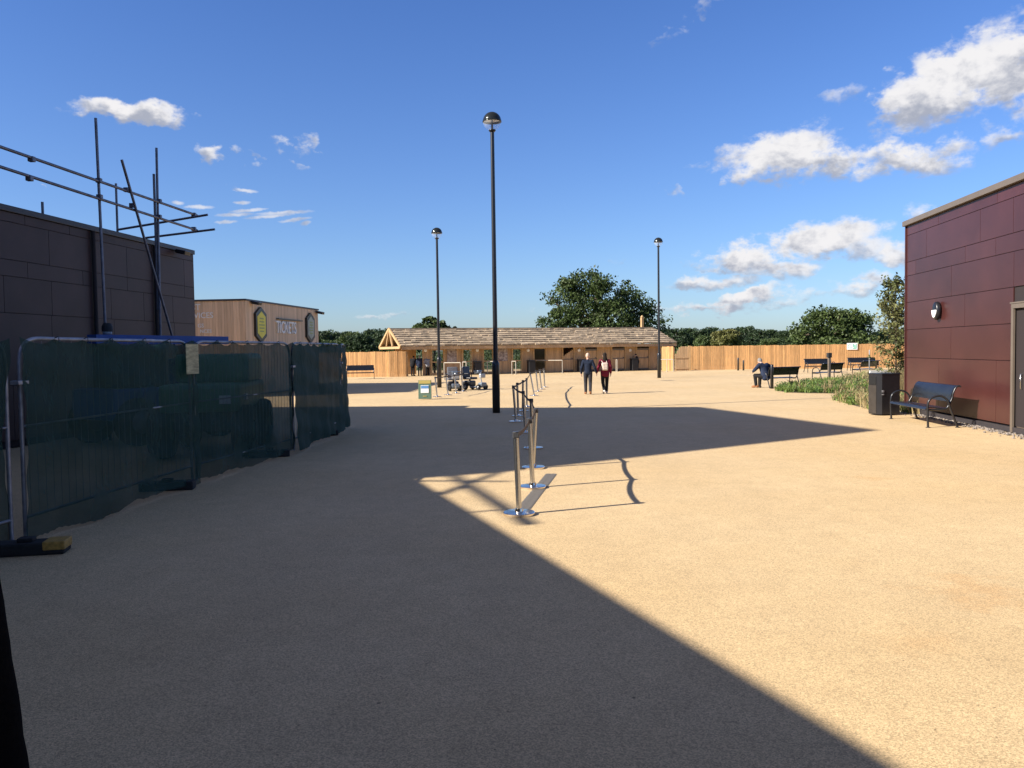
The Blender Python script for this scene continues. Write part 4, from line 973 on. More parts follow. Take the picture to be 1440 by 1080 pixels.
for i, (a, b2) in enumerate(FP):
    rnd = random.Random(40+i); d = b2-a; L = d.length; d.normalize(); nrm = Vector((d.y, -d.x, 0))
    e = empty('mesh_fence', a, math.atan2(d.y, d.x), labs[i], 'fence panel', 'netted temporary fence panels')
    PM.append((a, d, nrm, L))
    # local: x along, -y toward the yard
    c = MB(); r_ = 0.021
    c.tube([(0.03, 0, 0.06)] + path_arc([(0.03, 0, 1.4), (0.03, 0, HP-0.25), (0.09, 0, HP-0.08), (0.25, 0, HP-0.005), (0.6, 0, HP)], 5) + path_arc([(L-0.6, 0, HP), (L-0.25, 0, HP-0.005), (L-0.09, 0, HP-0.08), (L-0.03, 0, HP-0.25), (L-0.03, 0, 1.4)], 5) + [(L-0.03, 0, 0.06)], r_, 8)
    c.tube([(0.03, 0, 0.28), (L-0.03, 0, 0.28)], 0.016, 8)
    c.tube([(0.05, 0, 1.2), (L-0.05, 0, 1.2)], 0.012, 6)
    c.build('frame', M['galv'], e)
    c = MB(); k = 0.16
    while k < L-0.1: c.tube([(k, 0.02, 0.28), (k, 0.02, HP-0.01)], 0.003, 4, False); k += 0.13
    c.build('wire_mesh', M['galv'], e)
    # netting: grid with scalloped top, hanging folds and a ragged hem
    nx = max(20, int(L*22)); nz = 34; vs = []; fs = []
    ties = [0.0]; 
    while ties[-1] < L-0.4: ties.append(min(L, ties[-1]+rnd.uniform(0.45, 0.8)))
    ties[-1] = L
    ph = [rnd.uniform(0, 6.28) for _ in range(8)]
    low = 0.02
    for ix in range(nx+1):
        x = L*ix/nx
        kt = max(j for j in range(len(ties)) if ties[j] <= x+1e-6); t0 = ties[kt]; t1 = ties[min(kt+1, len(ties)-1)]
        s = 0 if t1 == t0 else (x-t0)/(t1-t0)
        top = HP+0.01 - 0.06*4*s*(1-s) - 0.012*math.sin(9*x+ph[0])
        bot = low + 0.04 + 0.022*math.sin(2.3*x+ph[1]) + 0.014*math.sin(5.1*x+ph[2]) + 0.006*math.sin(17*x+ph[3]) + rnd.uniform(-.008, .008)
        if i == 1 and x < 0.9: bot += 0.0
        for iz in range(nz+1):
            f = iz/nz; z = top + (bot-top)*f
            amp = 0.012 + 0.03*f
            y = -0.04 + amp*math.sin(3.1*x+ph[4]+1.3*f) + 0.4*amp*math.sin(8.7*x+ph[5]-2*f) + 0.012*math.sin(13*z+2*x+ph[6]) - 0.05*f*f*abs(math.sin(1.7*x+ph[7]))
            xx = x + (0.03*math.sin(4*z+ph[3]) if 0 < ix < nx else 0.015*math.sin(3*z+ph[2])) + (0.07 if ix == nx and 1 <= i <= 3 else 0) - (0.05 if ix == 0 and i >= 2 else 0)
            if i == 0: xx -= 0.10*math.sin(math.pi*min(1, f*1.05))**1.5*max(0, (x/L-0.6)/0.4)   # gaping edge
            vs.append((xx, y, max(z, 0.01)))
    for ix in range(nx):
        for iz in range(nz):
            a_ = ix*(nz+1)+iz; fs.append((a_, a_+nz+1, a_+nz+2, a_+1))
    c = MB(); c.add(vs, fs, True); no_ = c.build('netting', M['net'] if i < 3 else M['net_far'], e)
    for tx in ties[1:-1]: c = MB(); c.tube([(tx, -0.07, HP-0.03), (tx+0.01, -0.06, HP+0.028), (tx, 0.03, HP-0.01)], 0.006, 5); c.build('cable_tie', M['black'], e)
    c = MB(); c.box(-0.06, 0.1, -0.05, 0.04, 1.62, 1.66, ch=0.006)
    c.build('clip', M['galv'], e)
# striped yellowish sheet before the netting, in place of an unidentified pale patch
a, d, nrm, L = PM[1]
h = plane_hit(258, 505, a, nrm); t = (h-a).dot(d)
M['notice'] = mat('yellowish_stripes', (0.30, 0.30, 0.15), 0.6, var=0.5, vscale=5, stretch=(1, 1, 5), col2=(0.62, 0.56, 0.30))
e = empty('striped_sheet', a+d*t+nrm*0.13, math.atan2(d.y, d.x), 'yellowish striped sheet at the far top corner of the nearest netted panel', 'notice')
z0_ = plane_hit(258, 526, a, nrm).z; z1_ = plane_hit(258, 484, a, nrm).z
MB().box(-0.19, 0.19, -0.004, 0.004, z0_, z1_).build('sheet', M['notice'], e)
# feet
def foot(p, rz, label, yel=False):
    e = empty('ballast_block', p, rz, label, 'fence foot', 'rubber feet under the netted panels')
    c = MB(); c.box(-0.36, 0.36, -0.12, 0.12, 0.0, 0.12, ch=0.02); c.box(-0.07, 0.07, -0.06, 0.06, 0.12, 0.16, ch=0.01); c.build('block', M['rubber'], e)
    if yel: c = MB(); c.box(0.17, 0.368, -0.123, 0.123, 0.045, 0.128, ch=0.012); c.build('reflector', M['yellow'], e)
p = G(60, 779); foot(p+Vector((-0.16, 0.02, 0)), R(12), 'rubber fence foot with a worn yellow end nearest the camera', True)
foot(G(262, 690)+Vector((-0.3, 0.1, 0)), R(10), 'black rubber foot where the nearest and middle netted panels meet'); foot(G(400, 643)+Vector((-0.3, 0.1, 0)), R(15), 'black rubber foot where the middle and farthest wide netted panels meet'); foot(G(470, 613)+Vector((-0.3, 0.1, 0)), R(15), 'black rubber foot at the far corner of the netted fence')

# dark padded post at the lower left
p = Vector((-1.96, 2.2, 0))
e = empty('leaning_post', p, 0, 'black rough textured post cut off by the lower left frame edge', 'post')
tp = plane_hit(-6, 790, Vector((0, 2.35, 0)), Vector((0, 1, 0))); bp_ = plane_hit(38, 1080, Vector((0, 2.35, 0)), Vector((0, 1, 0)))
dd = (bp_-tp); k = (tp.z+0.0)/(-dd.z); bt = tp+dd*(tp.z/(-dd.z)); top = tp - dd*0.12
c = MB(); n_ = 24; pts = []
rr = random.Random(2)
for i in range(n_+1):
    q = top.lerp(bt, i/n_) - p + Vector((-0.185, 0, 0)); pts.append(q + Vector((rr.uniform(-.002, .002), 0, 0)))
c.tube(pts, [0.10]+[0.16+rr.uniform(-.0015, .0015) for _ in range(n_)], 40)
M['pad'] = mat('black_textile', (0.006, 0.005, 0.005), 1.0, var=0.4, vscale=60, bump=0.8, bscale=250, spec=0.05)
c.build('shaft', M['pad'], e)

# ---------------------------------------------------------------- machines behind the netting
A_ = ray(131, 540); A_ = Vector((A_.x/A_.y*17.0, 17.0, 0)); B_ = ray(317, 540); B_ = Vector((B_.x/B_.y*20.0, 20.0, 0))
bv = B_-A_; LB = bv.length
e = empty('boom_machine', A_, math.atan2(bv.y, bv.x), 'blue boom machine standing behind the green netting', 'machine')
za = hz(133, A_, 470.5); zb_ = hz(315, B_, 473.5)
c = MB(); c.beam((0, 0, za-0.09), (LB, 0, zb_-0.09), 0.3, 0.18); c.build('boom', M['blue'], e)
c = MB(); c.box(0.1, LB-0.1, -0.5, 0.9, 0.55, 1.2, ch=0.06); c.box(LB-1.3, LB-0.15, -0.45, 0.8, 1.2, 1.8, ch=0.08); c.build('body', M['blue'], e)
c = MB(); c.box(0.3, 1.5, -0.45, 0.4, 1.2, za-0.2, ch=0.08); c.build('cab', M['black'], e)
for x in (0.6, LB-0.7):
    for y in (-0.55, 0.95):
        Mx = Matrix.Translation((x, y, 0.5)) @ Matrix.Rotation(math.pi/2, 4, 'X')
        c = MB(); c.lathe([(0.25, -0.17), (0.46, -0.17), (0.5, -0.1), (0.5, 0.1), (0.46, 0.17), (0.25, 0.17)], 24, Mx); w_2 = c.build('wheel', M['rubber'], e)
        c = MB(); c.lathe([(0, -0.1), (0.26, -0.12), (0.26, 0.12), (0, 0.1)], 16, Mx); c.build('rim', M['grey'], w_2)
c = MB(); c.lathe([(0, 0), (0.09, 0), (0.09, 0.07), (0.0, 0.075)], 16, Matrix.Translation((0.36, 0, za))); bc = c.build('beacon', M['grey'], e)
c = MB(); c.lathe([(0.11, 0.071), (0.11, 0.17), (0.08, 0.24), (0, 0.25)], 16, Matrix.Translation((0.36, 0, za))); c.build('cap', M['black_matt'], bc)
e = empty('green_dumper', G(375, 642)+Vector((-1.25, 0.9, 0)), R(98), 'green wheeled site vehicle seen dimly through the netting', 'vehicle')
c = MB(); c.box(-1.3, 1.6, -0.7, 0.7, 0.85, 1.35, ch=0.08); c.box(-0.2, 1.5, -0.68, 0.68, 1.35, 1.9, ch=0.1); c.build('body', M['greenm'], e)
c = MB(); c.box(-1.2, 1.4, -0.45, 0.45, 0.5, 0.849); c.build('chassis', M['black'], e)
for x in (-0.95, 1.0):
    for y in (-0.72, 0.72):
        Mx = Matrix.Translation((x, y, 0.48)) @ Matrix.Rotation(math.pi/2, 4, 'X')
        c = MB(); c.lathe([(0.2, -0.17), (0.44, -0.17), (0.48, -0.1), (0.48, 0.1), (0.44, 0.17), (0.2, 0.17)], 24, Mx); w_ = c.build('wheel', M['rubber'], e)
        c = MB(); c.lathe([(0, -0.12), (0.21, -0.14), (0.21, 0.14), (0, 0.12)], 16, Mx); c.build('rim', M['greenm'], w_)
c = MB(); c.box(-1.33, -1.3, -0.55, -0.35, 1.0, 1.15); c.box(-0.9, -0.7, -0.75, -0.701, 1.05, 1.15); c.build('lamp', M['white'], e)
# the strip of white edging visible behind the nets
# ---------------------------------------------------------------- planting beds
def in_poly(x, y, P):
    c = False; n = len(P)
    for i in range(n):
        a, b = P[i], P[(i+1) % n]
        if (a[1] > y) != (b[1] > y) and x < (b[0]-a[0])*(y-a[1])/(b[1]-a[1])+a[0]: c = not c
    return c
M['soil'] = mat('planting_soil', (0.10, 0.075, 0.045), 0.95, var=0.4, vscale=6, bump=0.8, bscale=20)
beds = [[(1089, 549), (1108, 552), (1135, 553), (1200, 553.5), (1236, 551), (1290, 547), (1290, 529), (1215, 527), (1190, 533), (1150, 538), (1112, 543)],
        [(1173, 562), (1205, 571.5), (1236, 577), (1290, 583), (1290, 558), (1236, 556), (1200, 557), (1180, 559)]]
def bed(i, px, seed, n, dens_label):
    rnd = random.Random(seed); P = [G(*q) for q in px]; P2 = [(p.x, p.y) for p in P]
    tag(sheet('soil', P2, 0.006, M['soil']), kind='structure')
    xs = [p[0] for p in P2]; ys = [p[1] for p in P2]
    b = MB(); mats = [M['grass'], M['straw'], M['herb']]
    clumps = []
    while len(clumps) < n:
        x = rnd.uniform(min(xs), max(xs)); y = rnd.uniform(min(ys), max(ys))
        if in_poly(x, y, P2): clumps.append((x, y))
    for (x, y) in clumps:
        kx = rnd.random(); right = (x/y*F+720)
        p_straw = 0.06 + 0.42*max(0, min(1, (right-1150)/80)); kind = 1 if kx < p_straw*0.7 else (2 if kx > 0.80 else 0)
        b.m = kind; hh = {0: rnd.uniform(.16, .34), 1: rnd.uniform(.25, .5), 2: rnd.uniform(.18, .42)}[kind]
        nb_ = {0: 34, 1: 26, 2: 40}[kind]
        for k in range(nb_):
            an = rnd.uniform(0, 6.283); 
            if kind < 2:
                h_ = hh*rnd.uniform(.5, 1.1); ln = rnd.uniform(.2, 1.1)*h_; w = rnd.uniform(.008, .016)
                bx = x+rnd.gauss(0, .1); by = y+rnd.gauss(0, .1); dx, dy = math.cos(an), math.sin(an); px_, py_ = -dy*w, dx*w
                b.add([(bx-px_, by-py_, 0), (bx+px_, by+py_, 0), (bx+dx*ln*.35+px_, by+dy*ln*.35+py_, h_*.6), (bx+dx*ln*.35-px_, by+dy*ln*.35-py_, h_*.6), (bx+dx*ln, by+dy*ln, h_)], [(0, 1, 2, 3), (3, 2, 4)])
            else:
                r_ = rnd.uniform(0, .22); z = rnd.uniform(.05, hh); s = rnd.uniform(.025, .055); q = Vector((x+r_*math.cos(an), y+r_*math.sin(an), z))
                u = Vector((rnd.gauss(0, 1), rnd.gauss(0, 1), rnd.gauss(0, .5))).normalized(); v = u.cross(Vector((rnd.gauss(0, 1), rnd.gauss(0, 1), rnd.gauss(0, 1)))).normalized()
                b.add([q-u*s, q+v*s*.5, q+u*s, q-v*s*.5], [(0, 1, 2, 3)])
    o = b.build('bed_planting', mats); tag(o, dens_label, 'planting', kind='stuff')
bed(0, beds[0], 11, 720, 'long bed of mixed grasses and low leafy plants beside the benches')
bed(1, beds[1], 12, 330, 'small near bed of bright grass left of the litter bin')

# ---------------------------------------------------------------- trees
def add_leaves(b, centre, rad, n, size, rnd, flat=0.7):
    c = Vector(centre)
    for _ in range(n):
        d = Vector((rnd.gauss(0, 1), rnd.gauss(0, 1), rnd.gauss(0, 1))).normalized()*rad*(rnd.random()**0.45)
        d.z *= flat; q = c+d
        u = (d.normalized()*0.6+Vector((rnd.gauss(0, 1), rnd.gauss(0, 1), rnd.gauss(0, 1)))).normalized(); v = u.cross(Vector((rnd.gauss(0, 1), rnd.gauss(0, 1), rnd.gauss(0, 1)))).normalized(); w = u.cross(v)
        s = size*rnd.uniform(.6, 1.3)
        b.add([q-v*s, q-w*s*.55+u*s*.15, q+v*s, q+w*s*.55-u*s*.1], [(0, 1, 2, 3)])
def tree_mesh(seed, lobes, nclump, nleaf, leaf, leafm, trunk_h, trunk_r, crad=1.0):
    """lobes: (x,y,z,rx,ry,rz) ellipsoids; returns (crown object, trunk object) at origin"""
    rnd = random.Random(seed); b = MB(); cl = []
    vol = [l[3]*l[4]*l[5] for l in lobes]; tot = sum(v**0.67 for v in vol)
    for l, v in zip(lobes, vol):
        k = max(3, int(nclump*(v**0.67)/tot))
        for _ in range(k):
            d = Vector((rnd.gauss(0, 1), rnd.gauss(0, 1), rnd.gauss(0, 1))).normalized(); f = rnd.uniform(.55, 1.0)
            q = Vector((l[0]+d.x*l[3]*f, l[1]+d.y*l[4]*f, l[2]+d.z*l[5]*f)); cr_ = crad*rnd.uniform(.55, 1.3)*min(1.4, (v**.333)/2.2+0.45)
            cl.append((q, cr_)); add_leaves(b, q, cr_, nleaf, leaf, rnd)
    crown = b.build('crown', leafm)
    t = MB(); base = Vector((0, 0, 0)); topz = trunk_h
    t.tube([(0, 0, -0.1), (0.03*trunk_h*.1, 0, trunk_h*0.35), (0, 0.02, trunk_h*0.8)], [trunk_r*1.35, trunk_r, trunk_r*0.8], 12)
    sel = rnd.sample(cl, min(len(cl), 26))
    for q, _ in sel:
        st = Vector((0, 0, trunk_h*rnd.uniform(.5, .8))); mid_ = st.lerp(q, .5)+Vector((rnd.uniform(-.4, .4), rnd.uniform(-.4, .4), rnd.uniform(-.2, .5)))*crad
        t.tube(path_arc([st, mid_, q], 4), [trunk_r*.5*(1-.1*k) for k in range(9)], 6)
    trunk = t.build('trunk', M['bark'])
    return crown, trunk
def plant_tree(cr_tr, loc, rz, sc, label, cat='tree', group=None, name='tree', first=False):
    e = empty(name, loc, rz, label, cat, group); e.scale = sc if isinstance(sc, tuple) else (sc, sc, sc)
    for o in cr_tr:
        q = o if first else o.copy()
        if not first: COL.objects.link(q)
        q.parent = e
    return e
def at(px, dist): d = ray(px, 540); k = dist/d.y; return Vector((d.x*k, dist, 0))
def ht(px, py, dist): d = ray(px, py); return CH + d.z*dist/d.y
def w_(px, dist): return px/F*dist
# big oak
D = 112.0; O = at(838, D)
def L_(px, py, rx, ry, dy=0, dpt=None):
    rxm = w_(rx, D); rym = w_(ry, D)
    return (at(px, D).x-O.x, dy, ht(px, py, D), rxm, dpt or rxm, rym)
lob = [L_(824, 402, 38, 22), L_(800, 428, 32, 24, 1), L_(848, 420, 42, 28, -1), L_(786, 450, 27, 20), L_(890, 430, 34, 24, 1), L_(912, 452, 27, 24), L_(860, 452, 45, 26, -1), L_(820, 458, 44, 24, 0), L_(806, 395, 20, 14, 1)]
oak = tree_mesh(7, lob, 270, 70, 0.21, M['oak'], ht(838, 452, D), 0.6, 0.95)
plant_tree(oak, O, 0, 1, 'largest dark green oak rising behind the shelter roof', name='oak_tree', first=True)
# tree right
D = 118.0; O = at(1172, D)
lob = [L_(1170, 458, 40, 25), L_(1140, 470, 28, 20, 1), L_(1205, 465, 30, 22, 1), L_(1190, 452, 28, 18, -1), L_(1222, 475, 20, 14), L_(1160, 448, 25, 15), L_(1175, 485, 60, 18)]
rt_ = tree_mesh(17, lob, 210, 75, 0.22, M['mid_leaf'], 4.0, 0.4, 0.9)
plant_tree(rt_, O, 0, 1, 'broad rounded green tree behind the right end of the long fence', name='broad_tree', first=True)
# small tree behind shelter
D = 92.0; O = at(610, D)
lob = [L_(608, 455, 12, 9), L_(594, 461, 9, 5), L_(622, 458, 10, 6), L_(606, 464, 24, 8), L_(636, 463, 12, 4), L_(618, 470, 26, 10)]
sm = tree_mesh(21, lob, 90, 60, 0.19, M['oak'], 3.4, 0.3, 0.55)
plant_tree(sm, O, 0, 1, 'small dark tree showing above the left part of the shelter roof', name='small_tree', first=True)
# generic rounded trees
def generic(seed, m):
    rnd = random.Random(seed); lob = [(0, 0, 5.2, 4.2, 4.0, 3.0)]
    for k in range(7):
        an = rnd.uniform(0, 6.28); r_ = rnd.uniform(1.5, 3.6); lob.append((r_*math.cos(an), r_*math.sin(an), rnd.uniform(3.2, 6.6), rnd.uniform(1.4, 2.6), rnd.uniform(1.4, 2.6), rnd.uniform(1.1, 1.9)))
    return tree_mesh(seed, lob, 150, 60, 0.34, m, 4.0, 0.4, 1.0)
gen = [generic(31, M['dark_leaf']), generic(32, M['dark_leaf']), generic(33, M['mid_leaf']), generic(34, M['pale_leaf'])]
used = set()
# generic top height ~8.3, width ~ 10
far = [(452, 464, 150, 1, 48), (476, 466, 210, 0, 40), (495, 466, 190, 2, 44), (506, 470, 150, 0, 50), (530, 463, 230, 1, 46), (540, 468, 170, 1, 42), (556, 476, 150, 2, 26), (465, 478, 140, 2, 40),
       (575, 476, 190, 0, 40), (950, 462, 190, 0, 52), (975, 462, 230, 1, 50), (1000, 460, 260, 0, 50), (1021, 463, 165, 3, 44), (1044, 460, 250, 1, 46), (1066, 463, 240, 0, 40), (1088, 464, 260, 1, 40), (1106, 465, 230, 0, 40), (1128, 466, 240, 1, 40), (992, 472, 175, 2, 36), (1052, 474, 200, 0, 44), (1084, 476, 190, 2, 40), (1112, 474, 180, 0, 36), (1238, 468, 190, 0, 40), (1255, 462, 210, 2, 46), (938, 474, 200, 2, 40)]
desc = {0: 'dark rounded tree', 1: 'very dark rounded tree', 2: 'mid green rounded tree', 3: 'yellowish green rounded tree'}
where = ['just right of the ticket office', 'behind the ticket office end, second in the row', 'in the middle of the left treeline', 'before the middle of the left treeline', 'tallest of the left treeline by the gable', 'between the left fence and the gable', 'just left of the shelter gable', 'low against the ticket office', 'hidden mostly behind the gable',
         'directly right of the big oak', 'second right of the big oak', 'third right of the big oak', 'standing out paler in the right treeline', 'right of the pale tree', 'second right of the pale tree', 'third right of the pale tree', 'left of the broad right tree', 'behind the left flank of the broad right tree', 'low before the right treeline beside the pale tree', 'low above the seated man', 'low right of the seated man', 'low against the broad right tree', 'right of the broad tree', 'behind the young leafy tree', 'low at the right end of the shelter roof']
for i, (px, py, D, g, wpx) in enumerate(far):
    top = ht(px, py, D); sw_ = w_(wpx, D)/9.5; sz = top/8.2
    plant_tree(gen[g], at(px, D), i*1.3, (sw_, sw_, sz), desc[g]+' '+where[i], name='tree', group='trees of the far treeline', first=(g not in used)); used.add(g)
# far wood as one mass
rnd = random.Random(9); b = MB()
for k in range(420):
    x = rnd.uniform(-330, 330); y = 300+rnd.uniform(0, 60); z = rnd.uniform(1, 6.5)
    add_leaves(b, (x, y, z), 4.0, 22, 1.1, rnd)
tag(b.build('far_wood', M['dark_leaf']), 'continuous dark wood on the horizon', 'wood', kind='stuff')
# undergrowth seen through the shelter
b = MB(); rnd = random.Random(19)
for k in range(260):
    x = rnd.uniform(-16, 22); y = 84+rnd.uniform(0, 8)+x*0.3
    add_leaves(b, (x, y, rnd.uniform(.3, 1.6)), 1.1, 45, 0.13, rnd)
tag(b.build('undergrowth', M['mid_leaf']), 'green undergrowth seen through the shelter openings', 'undergrowth', kind='stuff')

# young leafy tree beside the right building
D = 29.0; O = at(1259, D); zt = ht(1258, 391, D)
rnd = random.Random(77); b = MB(); t = MB()
t.tube([(0, 0, 0), (0.03, 0, zt*.5), (0, 0, zt*.97)], [0.035, 0.025, 0.008], 8)
for k in range(78):
    z0_ = rnd.uniform(.35, zt*.93); an = rnd.uniform(0, 6.28); ln = (0.22+0.72*(1-z0_/zt)**0.7)*rnd.uniform(.7, 1.2)
    tip = Vector((math.cos(an)*ln, math.sin(an)*ln, z0_+ln*rnd.uniform(.5, 1.1))); st = Vector((0, 0, z0_))
    t.tube([st, st.lerp(tip, .5)+Vector((0, 0, -.04)), tip], [.012, .008, .004], 5, False)
    for j in range(17):
        q = st.lerp(tip, rnd.uniform(.2, 1.05)); add_leaves(b, q, .15, 3, .058, rnd, 1.0)
add_leaves(b, (0, 0, zt), .12, 10, .05, rnd, 1.4)
yt = empty('young_tree', O, 0, 'slender young tree with sparse pale leaves beside the maroon building', 'tree')
cr_o = b.build('crown', M['young_leaf'], yt); t.build('trunk', M['bark'], yt)
# rust-brown tall grasses at its foot
b = MB(); b.m = 0
for k in range(900):
    q = at(rnd.uniform(1244, 1285), 27.5+rnd.uniform(0, 4)); h_ = rnd.uniform(.5, 1.15); an = rnd.uniform(0, 6.28); w2 = .008; ln = rnd.uniform(.05, .3)
    b.add([(q.x-w2, q.y, 0), (q.x+w2, q.y, 0), (q.x+ln*math.cos(an), q.y+ln*math.sin(an), h_)], [(0, 1, 2)])
tag(b.build('tall_grasses', M['straw']), 'tall straw coloured grasses at the foot of the young tree', 'grasses', kind='stuff')

# ---------------------------------------------------------------- people
def grow(name, verts, edges, radii, m, parent, sub=2, root=0, extra=None, voxel=0.009, smooth=4):
    """one continuous surface: tapered limbs fused by a voxel remesh"""
    b = MB(); V3 = [Vector(v) for v in verts]
    rr_ = [(r_ if isinstance(r_, tuple) else (r_, r_)) for r_ in radii]
    for i, j in edges:
        a_, b_ = V3[i], V3[j]; ra, rb_ = rr_[i], rr_[j]; L = (b_-a_).length; st = max(0.004, 0.28*min(ra+rb_)); n = max(1, int(L/st))
        small = max(ra+rb_) < 0.03
        for k in range(n+1):
            t = k/n; x_ = ra[0]*(1-t)+rb_[0]*t; y_ = ra[1]*(1-t)+rb_[1]*t
            b.ball(a_.lerp(b_, t), (x_, y_, max(x_, y_) if not small else (x_+y_)/2) if x_ < 0.1 else (x_, y_, y_), 8 if small else 14, 5 if small else 9)
    me = bpy.data.meshes.new(name); me.from_pydata(b.v, [], b.f)
    if extra:
        bm = bmesh.new(); bm.from_mesh(me)
        for ex in extra:
            tmp = bpy.data.meshes.new('t'); tmp.from_pydata(ex.v, [], ex.f); bm.from_mesh(tmp); bpy.data.meshes.remove(tmp)
        bm.to_mesh(me); bm.free()
    bm = bmesh.new(); bm.from_mesh(me); bmesh.ops.recalc_face_normals(bm, faces=bm.faces); bm.to_mesh(me); bm.free()
    q = bpy.data.objects.new(name, me); COL.objects.link(q)
    rm = q.modifiers.new('remesh', 'REMESH'); rm.mode = 'VOXEL'; rm.voxel_size = voxel; rm.use_smooth_shade = True
    if smooth: sm_ = q.modifiers.new('smooth', 'SMOOTH'); sm_.iterations = smooth; sm_.factor = 0.5
    bpy.context.view_layer.update(); dg = bpy.context.evaluated_depsgraph_get(); new = bpy.data.meshes.new_from_object(q.evaluated_get(dg))
    q.modifiers.clear(); q.data = new; bpy.data.meshes.remove(me)
    new.materials.clear(); new.materials.append(m)
    if parent: q.parent = parent
    return q
M['skin'] = mat('skin', (0.50, 0.30, 0.22), 0.55, var=0.08, vscale=10)
def cloth(name, c, v=0.25): return mat(name, c, 0.9, var=v, vscale=14, bump=0.5, bscale=18, spec=0.2)
M['navy'] = cloth('navy_knit', (0.012, 0.018, 0.035)); M['charc'] = cloth('charcoal_trousers', (0.03, 0.03, 0.036)); M['blk'] = cloth('black_cloth', (0.012, 0.012, 0.014))
M['red'] = cloth('burgundy_coat', (0.16, 0.015, 0.035)); M['hair_g'] = cloth('grey_hair', (0.20, 0.185, 0.17)); M['hair_d'] = cloth('dark_hair', (0.018, 0.013, 0.01)); M['hair_b'] = cloth('pale_hair', (0.5, 0.36, 0.28))
M['cream'] = cloth('cream_bag', (0.62, 0.52, 0.44)); M['shoe'] = cloth('shoes', (0.02, 0.018, 0.016)); M['shoe_w'] = cloth('pale_shoes', (0.6, 0.55, 0.5)); M['shoe_br'] = cloth('brown_shoes', (0.25, 0.11, 0.05)); M['greyc'] = cloth('grey_jacket', (0.25, 0.25, 0.26)); M['blue_c'] = cloth('navy_jacket', (0.018, 0.026, 0.052))
BASE = dict(pel=(0, 0, .95), ab=(0, 0, 1.10), ch=(0, .01, 1.30), ne=(0, 0, 1.46), hb=(0, .015, 1.54), hd=(0, .03, 1.64),
            sL=(-.18, 0, 1.41), eL=(-.25, -.02, 1.12), wL=(-.26, .05, .88), sR=(.18, 0, 1.41), eR=(.25, -.02, 1.12), wR=(.26, .05, .88),
            hL=(-.095, 0, .92), kL=(-.10, .02, .50), aL=(-.10, -.01, .09), tL=(-.12, .16, .035), hR=(.095, 0, .92), kR=(.10, .02, .50), aR=(.10, -.01, .09), tR=(.12, .16, .035))
def V(t): return Vector(t)
def hand(b_v, b_e, b_r, w, e_, side, curl=0.5):
    """append palm+5 fingers chains; w wrist, e_ elbow"""
    d = (V(w)-V(e_)).normalized(); s_ = V((side, 0, 0)); f = d.cross(s_).normalized()      # palm width direction (front/back)
    fw = f if f.y > 0 else -f
    pn = d.cross(fw).normalized(); inward = pn if pn.x*side < 0 else -pn
    i0 = len(b_v); 
    b_v.append(V(w)+d*0.05); b_r.append((.032, .018)); b_e.append((None, i0))
    for k, (off, ln) in enumerate(((-.03, .060), (-.01, .078), (.01, .085), (.03, .076))):
        p = V(w)+d*.09+fw*(-off); q = p+d*ln*.5+inward*.012*curl; r_ = q+(d*(1-.5*curl)+inward*curl).normalized()*ln*.5
        j = len(b_v); b_v += [p, q, r_]; b_r += [.011, .009, .0075]; b_e += [(i0, j), (j, j+1), (j+1, j+2)]
    p = V(w)+d*.03+fw*.028; q = p+(d*.6+fw*.6+inward*.3).normalized()*.035; r_ = q+(d*.8+inward*.4).normalized()*.03
    j = len(b_v); b_v += [p, q, r_]; b_r += [.013, .011, .009]; b_e += [(i0, j), (j, j+1), (j+1, j+2)]
    return i0
